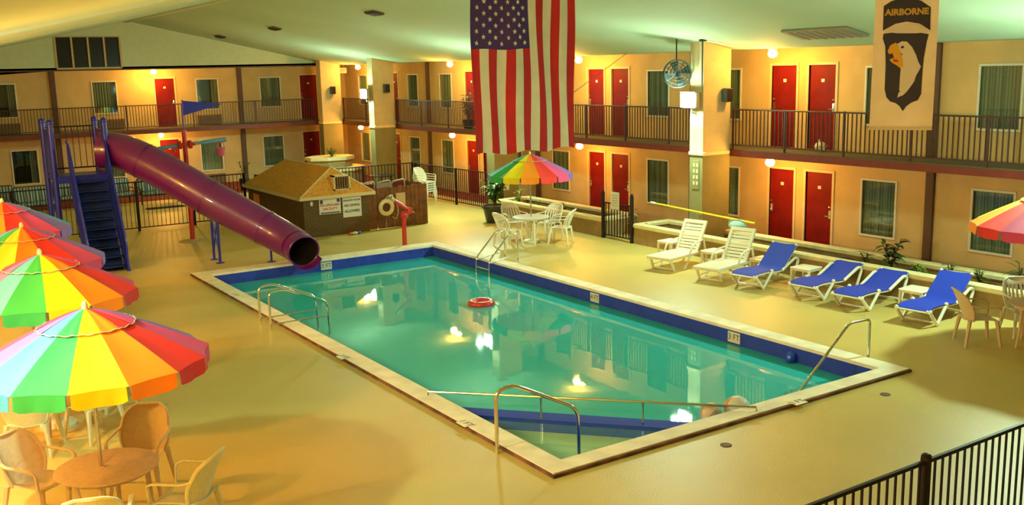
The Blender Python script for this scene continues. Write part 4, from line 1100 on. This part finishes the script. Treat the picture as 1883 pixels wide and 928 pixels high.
# life ring with rope
t = thing('life_ring', 'cream life ring with rope hung on the wooden enclosure', 'life ring', (13.20, 27.105, .66))
g = MB(); n1, n2 = 28, 10; vs = []; fs = []
for i in range(n1):
    a = 2*PI*i/n1
    for k in range(n2):
        b = 2*PI*k/n2; q = .20+.068*math.cos(b); vs.append((q*math.cos(a), .055*math.sin(b), q*math.sin(a)))
for i in range(n1):
    for k in range(n2): fs.append((i*n2+k, ((i+1) % n1)*n2+k, ((i+1) % n1)*n2+(k+1) % n2, i*n2+(k+1) % n2))
g.add(vs, fs); g.build('ring', M['ringw'], t, smooth=True)
g = MB(); g.tube([(-.08, -.05, .24), (.02, -.07, .34), (.18, -.06, .33), (.28, -.05, .2), (.36, -.04, .05), (.38, -.03, -.2), (.30, -.03, -.38), (.18, -.03, -.30)], .012, 6)
g.tube([(0, -.05, .25), (.12, -.07, .30), (.3, -.05, .16), (.42, -.03, .12)], .014, 6); g.build('rope', M['rope'], t, smooth=True)
g = MB(); g.bbox((.08, -.05, .30), (.22, .03, .38), .01); g.build('hook', M['chrome'], t)
t = thing('pool_toy', 'small crumpled orange blue and white toy at the foot of the brick hut', 'toy', (11.98, 26.78, .045))
g = MB(); g.ball((0,0,0), .1, 12, 8, (1,.7,.45)); g.build('white_lump', M['signw'], t, smooth=True)
g = MB(); g.ball((.12,.0,.0), .08, 12, 8, (1,.8,.55)); g.build('blue_lump', M['blueball'], t, smooth=True)
g = MB(); g.ball((-.13,0,0), .07, 12, 8, (1,.8,.6)); g.build('orange_lump', M['orange'], t, smooth=True)

# skimmer pole resting against the pier
t = thing('skimmer_net', 'long yellow pool pole with a pale net laid across behind the loungers', 'pool net', (17.32, 17.8, 0))
pa, pb = Vector((0, 1.75, 1.15)), Vector((0, -1.73, 1.02))
g = MB(); g.tube([pa, pb.lerp(pa, .28)], .022, 8); g.tube([pb.lerp(pa, .28), pb], .027, 8); g.build('pole', M['yellowp'], t, smooth=True)
g = MB(); g.tube([pa, pa+Vector((0, .18, .01))], .03, 8); g.build('tip', M['signw'], t, smooth=True)
nc = Vector((-.02, -1.2, .98))
g = MB(); g.tube([nc+Vector((.0, .3*math.cos(a), .14*math.sin(a)-.06)) for a in [2*PI*i/20 for i in range(21)]], .012, 6); fr_ = g.build('net_frame', M['net'], t)
g = MB(); g.sheet(lambda u, v: nc+Vector((-.12*math.sin(PI*u)*math.sin(PI*v), .29*(2*u-1), (.13*(2*v-1))*math.sqrt(max(.02, 1-(2*u-1)**2))-.08)), 10, 6, .004); g.build('net_bag', M['net'], fr_)
g = MB()
g.bbox((.0, 0.15, .98), (.09, .19, 1.02), .004); g.bbox((-.04, .15, 1.02), (.0, .19, 1.06), .004); g.build('hook', M['grey'], t)

# ------------------------------------------------------------------ wall fixtures
def ac(label, x, z):
    t = thing('air_conditioner', label, 'air conditioner', (x, YW, z), group='wall air conditioners on the far wing')
    g = MB(); g.bbox((-.52, -.12, 0), (.52, 0, .42), .015); g.build('case', M['ac'], t)
    g = MB()
    for k in range(7): g.box((-.47, -.135, .05+.05*k), (.47, -.12, .07+.05*k))
    g.build('grille', M['ac'], t)
for x, z, l in ((5.0, 2.61, 'on the upper floor at the left edge'), (8.95, 2.61, 'on the upper floor behind the slide tower'), (13.06, 2.61, 'on the upper floor behind the blue pennant'),
                (5.7, .013, 'on the ground floor at the left edge'), (13.04, .013, 'on the ground floor right of the red pole')):
    ac('brown slotted air conditioner below the window '+l, x, z)

WARM = (1.0, .43, .06)
def globe(label, x, y, z, face, e=150):
    t = thing('ceiling_globe', label, 'lamp', (x, y, z), group=None)
    g = MB(); g.lathe([(.10, 0), (.11, -.03), (.09, -.05), (.02, -.05)], (0,0,.0), 16); g.build('base', M['winfr'], t, smooth=True)
    g = MB(); g.ball((0,0,-.13), .115, 16, 10, (1,1,.85)); g.build('globe', M['globe_warm'], t, smooth=True)
    dx, dy = (.30, 0) if x < 0 else (-.22, 0) if face == 'X' else (0, -.22)
    lamp('lamp_light', 'POINT', (dx, dy, -.28), e, WARM, .12, t)
LG = ((18.75, 16.95, 'over the doors right of the bright column'), (18.75, 24.7, 'over the doors right of the flag'), (18.75, 32.6, 'left of the flag'), (18.8, 40.8, 'in the bright corner of the wings'))
for x, y, l in LG:
    globe('glowing warm globe on the upper soffit '+l, x, y, ZS, 'X', 140); globe('glowing warm globe under the walkway '+l, x, y, 2.42, 'X', 100)
globe('glowing warm globe on the upper soffit of the far wing beside the red door', 10.7, 43.4, ZS, 'Y', 150)
globe('glowing warm globe under the walkway of the far wing over the red door', 10.75, 43.3, 2.42, 'Y', 110)
# lamps of the near left wing (outside the frame, real fixtures on its wall)
for y, l in ((6.5, 'nearest to the viewer'), (14.0, 'beside the second umbrella'), (21.5, 'beside the slide stairs')):
    globe('warm globe lamp on the near left wing '+l, -1.38, y, 4.35, 'Y', 680)

# floodlights
GREEN = (.68, 1.0, .68)
def flood(label, x, y, z, rz, e=580, spill=.26):
    t = thing('floodlight', label, 'floodlight', (x, y, z), rz)
    g = MB(); g.bbox((-.26, .0, -.19), (.26, .16, .19), .03); g.build('housing', M['grey'], t)
    g = MB(); g.bbox((-.24, -.03, -.17), (.24, .005, .17), .01); g.build('lens', M['lens'], t)
    g = MB(); g.tube([(0, .12, -.18), (0, .12, -.3), (0, .3, -.34)], .02, 6); g.build('bracket', M['grey'], t)
    g = MB(); g.box((-.26, -.03, .19), (.26, .17, .205)); g.build('visor', M['grey'], t)
    lamp('spill_light', 'POINT', (0, -.32, 0), e*spill, GREEN, .10, t)
    l = lamp('flood_light', 'SPOT', (0, -.34, 0), e, GREEN, .10, t, spot_size=R_(156), spot_blend=.45)
    l.rotation_euler = (R_(-38), 0, 0)
FZ = 3.85
flood('blazing white floodlight on the column right of the flag', 17.12, 18.15, FZ, -PI/2)
flood('floodlight behind the large flag on the middle column', 17.12, 27.8, FZ, -PI/2)
flood('blazing white floodlight on the corner column left of the flag', 17.12, 36.75, FZ, -PI/2, 520)
flood('floodlight on the column beyond the right edge', 17.12, 9.15, FZ, -PI/2, 640)
flood('floodlight on the near left wing beyond the frame', -.62, 9.9, 4.2, PI/2, 600, .05)
flood('floodlight on the near left wing above the slide side', -1.16, 19.5, 4.0, PI/2, 100)

# speakers
def speaker(label, x, y, z):
    t = thing('wall_speaker', label, 'speaker', (x, y, z), group=None)
    g = MB(); g.bbox((-.11, -.2, -.17), (.11, -.02, .17), .02); g.build('cabinet', M['spk'], t)
    g = MB(); g.bbox((-.09, -.21, -.15), (.09, -.2, .15), .004); g.build('grille', M['iron'], t)
    g = MB(); g.tube([(0, -.1, 0), (0, .02, 0)], .02, 6); g.build('bracket', M['iron'], t)
speaker('blue grey speaker box on the side of the bright column', 18.1, 17.91, 3.95)
speaker('blue grey speaker box on the corner column left of the flag', 17.95, 36.45, 4.05)
speaker('grey speaker box on the far corner column above the tiered planter', 17.9, 41.70, 3.95)
# fan
t = thing('ceiling_fan_unit', 'round grey caged fan hung from a rod beside the bright column', 'fan', (16.95, 18.35, 4.5)); t.rotation_euler = (0, 0, R_(-35))
t.name = 'caged_fan'
g = MB(); ring = []
for rr in (.33, .25, .17, .09):
    for yy in (-.08, .08): g.tube([(rr*math.cos(a), yy*(1-.3*(1-rr/.33)), rr*math.sin(a)) for a in [2*PI*i/24 for i in range(25)]], .008 if rr < .3 else .016, 5)
for k in range(12):
    a = 2*PI*k/12; g.tube([(.05*math.cos(a), -.06, .05*math.sin(a)), (.33*math.cos(a), -.08, .33*math.sin(a)), (.33*math.cos(a), .08, .33*math.sin(a)), (.05*math.cos(a), .06, .05*math.sin(a))], .006, 4)
g.build('cage', M['fan'], t)
g = MB()
for k in range(4):
    a = PI/2*k+.3; e1 = Vector((math.cos(a), 0, math.sin(a))); e2 = Vector((-math.sin(a), 0, math.cos(a)))
    g.sheet(lambda u, v: e1*(.04+.26*u)+e2*((v-.5)*(.06+.16*u))+Vector((0, .05*(v-.5), 0)), 4, 3, .008)
g.build('blade', M['fan'], t, smooth=True)
g = MB(); g.tube([(0, .0, 0), (0, .22, 0)], .08, 12); g.build('motor', M['fan'], t)
g = MB(); g.tube([(0, .18, 0), (0, .18, .95)], .018, 6); g.build('rod', M['fan'], t)
# rod hanging from the ceiling in front of the column
t = thing('hanging_rod', 'thin vertical rod hanging from the ceiling in front of the bright column', 'rod', (17.25, 17.8, 5.25)); g = MB(); g.tube([(0,0,.03), (0,0,-1.2)], .022, 6); g.build('rod', M['fan'], t); g = MB(); g.lathe([(.02, 0), (.1, 0), (.1, .03), (.02, .04)], (0,0,0), 12); g.build('plate', M['fan'], t)
# exit sign
t = thing('exit_sign', 'small red EXIT sign under the soffit in the bright corner', 'exit sign', (18.75, 42.4, 4.80), R_(-25))
g = MB(); g.bbox((-.2, -.03, -.12), (.2, .03, .12), .01); g.build('box', M['signw'], t)
text('lettering', 'EXIT', .17, M['exitm'], t, (0, -.032, 0), bold=.004)
g = MB(); g.tube([(0,0,.12), (0,0,.25)], .012, 6); g.build('stem', M['iron'], t)
# items on the walkway
t = thing('plastic_bag', 'crumpled white plastic bag on the upper walkway in front of a red door', 'bag', (19.1, 15.72, 2.72))
g = MB(); g.ball((0,0,0), .13, 14, 10, (1, 1, .8)); rnd = random.Random(5); g.v = [tuple(Vector(v)*(1+rnd.uniform(-.2, .25))) for v in g.v]; g.build('bag_body', M['bag'], t, smooth=True)
g = MB(); g.tube([(-.03, 0, .08), (-.05, 0, .18)], [.03, .01], 6); g.build('knot', M['bag'], t)
plant('potted_plant', 'tall brown and silver dried plant on the upper walkway left of the flag', (18.75, 31.4, ZF+.3), .95, .42, 90, .3, .09, M['silver'], cat='potted plant', bare=.25)
g = MB(); g.lathe([(.16, -.3), (.2, -.05), (.22, .02), (.2, .02), (.05, 0)], (0,0,0), 14); g.build('pot', M['pot'], bpy.data.objects['potted_plant.002'], smooth=True)
t = thing('paper_sign', 'white paper sign on the column behind the potted plant', 'sign', (17.8, 27.53, .95)); g = MB(); g.bbox((-.14, -.01, -.2), (.14, 0, .2), .003); g.build('sheet', M['signw'], t)
# plate on the bright column
t = thing('wall_plaque', 'faded vertical plaque with dark symbols on the olive foot of the bright column', 'plaque', (17.40, 18.14, 2.0), -PI/2)
g = MB(); g.bbox((-.12, -.015, -.36), (.12, 0, .36), .004); g.build('panel', M['pier_lo'], t)
for k in range(4):
    for s in (-.055, .055):
        g = MB(); g.box((s-.03, -.02, .2-.15*k), (s+.03, -.015, .29-.15*k)); g.build('symbol', M['fascia'], t)

# ------------------------------------------------------------------ flag
FW, FX, FY, FZ0, FZ1 = 2.27, 9.40, 15.5, 3.20, 6.35
t = thing('hanging_flag', 'huge American flag hanging vertically above the pool', 'flag', (FX, FY, FZ0)); FH = FZ1-FZ0
def fpt(u, v, off=0.0):
    """u across (0..1 left to right), v from bottom to top"""
    amp = .035*(1-v*.7)
    y = amp*math.sin(u*26+v*2)+.05*math.sin(u*9+1.5*v)*(1-.6*v)+off
    x = u*FW+.02*math.sin(v*7+u*9)
    z = v*FH+.03*math.sin(u*FW*7)*(1-v) - .02
    return Vector((x, y, z))
g = MB(); CV = 1-.40
for i in range(13):
    g.mi = i % 2
    u0_, u1_ = i/13, (i+1)/13; vtop = CV if i < 7 else 1.0
    g.sheet(lambda u, v: fpt(u0_+(u1_-u0_)*u, vtop*v), 5, 40, .006)
g.build('stripes', [M['flagr'], M['flagw']], t, smooth=True)
g = MB(); g.sheet(lambda u, v: fpt(7/13*u, CV+(1-CV)*v), 30, 20, .006); can = g.build('canton', M['flagb'], t, smooth=True)
g = MB()
for r_i in range(11):
    for c_i in range(9):
        if (r_i+c_i) % 2: continue
        uc, vc = 7/13*(c_i+1)/10, CV+(1-CV)*(1-(r_i+1)/12)
        ctr = fpt(uc, vc, -.008); ps = []
        for k in range(10):
            a = PI/2+k*PI/5; q = .05 if k % 2 == 0 else .021; ps.append(ctr+Vector((q*math.cos(a), 0, q*math.sin(a))))
        g.add(ps+[p+Vector((0, .004, 0)) for p in ps]+[ctr, ctr+Vector((0, .004, 0))], [(k, (k+1) % 10, 20) for k in range(10)]+[(10+k, 21, 10+(k+1) % 10) for k in range(10)])
g.build('stars', M['flagw'], can)
g = MB(); g.tube([(-.05, 0, FH), (FW+.05, 0, FH)], .02, 8); g.build('pole', M['grey'], t)
for s in (0.1, FW-.1):
    g = MB(); g.tube([(s, 0, FH), (s, 0, RZ-abs(FX+s-RX)*.217-FZ0)], .006, 4); g.build('cord', M['grey'], t)
t = thing('guy_wire', 'thin dark diagonal wire from the flag to the soffit', 'wire', (11.7, 15.9, 4.1)); g = MB(); g.tube([(0,0,0), (18.3-11.7, 21.9-15.9, ZS-4.1)], .008, 4); g.build('wire', M['iron'], t)

# ------------------------------------------------------------------ banner with the emblem
BD = Vector((13.42, 10.1, 0)); BR = (Vector((13.90, 9.42, 0))-BD).normalized(); BW = .92
Z0, Z1 = 3.63, 5.98
t = thing('hanging_banner', 'tan cloth banner with a black eagle head emblem hanging at the right', 'banner', (BD.x, BD.y, Z0), math.atan2(BR.y, BR.x)); bh = Z1-Z0
zt = RZ-(BD.x-RX)*.217-Z0
bh = zt-.02
def bpnt(x, z, off=0): return Vector((x, off+.02*math.sin(x*5+.6)*(1-z/bh)+.008*math.sin(z*6), z))
g = MB(); g.sheet(lambda u, v: bpnt(u*BW*(1-.01*v)+.02*v, v*bh), 16, 30, .006); g.build('cloth', M['cream'], t, smooth=True)
g = MB(); g.sheet(lambda u, v: bpnt(u*BW, -.0+.06*v, -.006), 16, 1, .006); g.build('hem', M['tan'], t)
g = MB(); g.tube([(0, 0, bh-.01), (BW, 0, bh-.01)], .018, 8); g.build('rod', M['grey'], t)
def emb(name, poly, m, off, parent=t):
    """polygon given in picture-fraction coordinates of the banner: x 0..1, z metres"""
    g = MB(); n = len(poly); front = [bpnt(x, z, -off) for x, z in poly]; back = [p+Vector((0, .002, 0)) for p in front]
    c = sum(front, Vector())/n
    import mathutils
    tri = mathutils.geometry.tessellate_polygon([[Vector((p.x, p.z, 0)) for p in front]])
    g.add(front+back, [tuple(f_) for f_ in tri]+[(i, (i+1) % n, n+(i+1) % n, n+i) for i in range(n)])
    return g.build(name, m, parent)
# pixel of the photographed cloth -> cloth coordinates (99 px = .92 m wide, 237 px bottom)
def bx(px, py): 
    s_ = BW/99.0; lx = 1598+(237-py)*.0300; return ((px-lx)*s_, (237-py)*s_*1.02)
shield = [(1618,88),(1622,100),(1623,130),(1622,170),(1625,183),(1631,190),(1640,193),(1646,198),(1651,206),(1656,198),(1664,192),(1674,188),(1679,178),(1680,150),(1682,120),(1686,95),(1689,83),(1670,79),(1640,78),(1619,80)]
sh = emb('shield', [bx(*p) for p in shield], M['ink'], .010)
tab = [(1618,75),(1619,36),(1630,29),(1645,25),(1660,25),(1676,30),(1691,41),(1691,77),(1675,66),(1655,62),(1637,65)]
tb = emb('tab', [bx(*p) for p in tab], M['ink'], .010)
p = bx(1655, 47); text('lettering', 'AIRBORNE', .13, M['gold2'], tb, (p[0], bpnt(p[0], p[1]).y-.016, p[1]), (PI/2, 0, 0), .001, bold=.006)
emb('canopy_arc', [bx(*p) for p in [(1619,77),(1630,70),(1645,65),(1660,65),(1675,69),(1689,80),(1670,81),(1640,80)]], M['eagle'], .013, sh)
emb('eagle_head', [bx(*p) for p in [(1641,97),(1648,93),(1656,94),(1664,103),(1670,115),(1674,127),(1678,134),(1675,141),(1671,148),(1668,158),(1662,167),(1657,174),(1651,180),(1648,181),(1642,184),(1645,172),(1646,150),(1647,135),(1640,120)]], M['eagle'], .013, sh)
emb('eagle_beak', [bx(*p) for p in [(1626,108),(1630,99),(1638,95),(1641,97),(1645,107),(1649,120),(1651,132),(1647,137),(1640,131),(1633,127),(1629,122),(1636,119),(1634,112),(1628,113)]], M['gold'], .016, sh)
emb('eagle_tongue', [bx(*p) for p in [(1634,121),(1641,122),(1644,126),(1636,126)]], M['signr'], .019, sh)
emb('eagle_eye', [bx(*p) for p in [(1646,102),(1650,100),(1652,103),(1648,105)]], M['ink'], .016, sh)

# ------------------------------------------------------------------ world, camera, view
w = bpy.data.worlds.new('World'); bpy.context.scene.world = w; w.use_nodes = True
w.node_tree.nodes['Background'].inputs[0].default_value = (.9, .8, .5, 1); w.node_tree.nodes['Background'].inputs[1].default_value = .05
cd = bpy.data.cameras.new('Camera'); cam = bpy.data.objects.new('Camera', cd); C.objects.link(cam)
cd.sensor_width = 36; cd.lens = 36*FL/1883; cd.clip_end = 200; cd.clip_start = .05
mw = Matrix.Identity(4)
for i in range(3): mw[i][0] = rt[i]; mw[i][1] = up[i]; mw[i][2] = -fw[i]; mw[i][3] = EYE[i]
cam.matrix_world = mw
sc = bpy.context.scene; sc.camera = cam
vs = sc.view_settings; vs.view_transform = 'Standard'; vs.look = 'None'; vs.gamma = 1; vs.use_curve_mapping = False; vs.exposure = 0.1
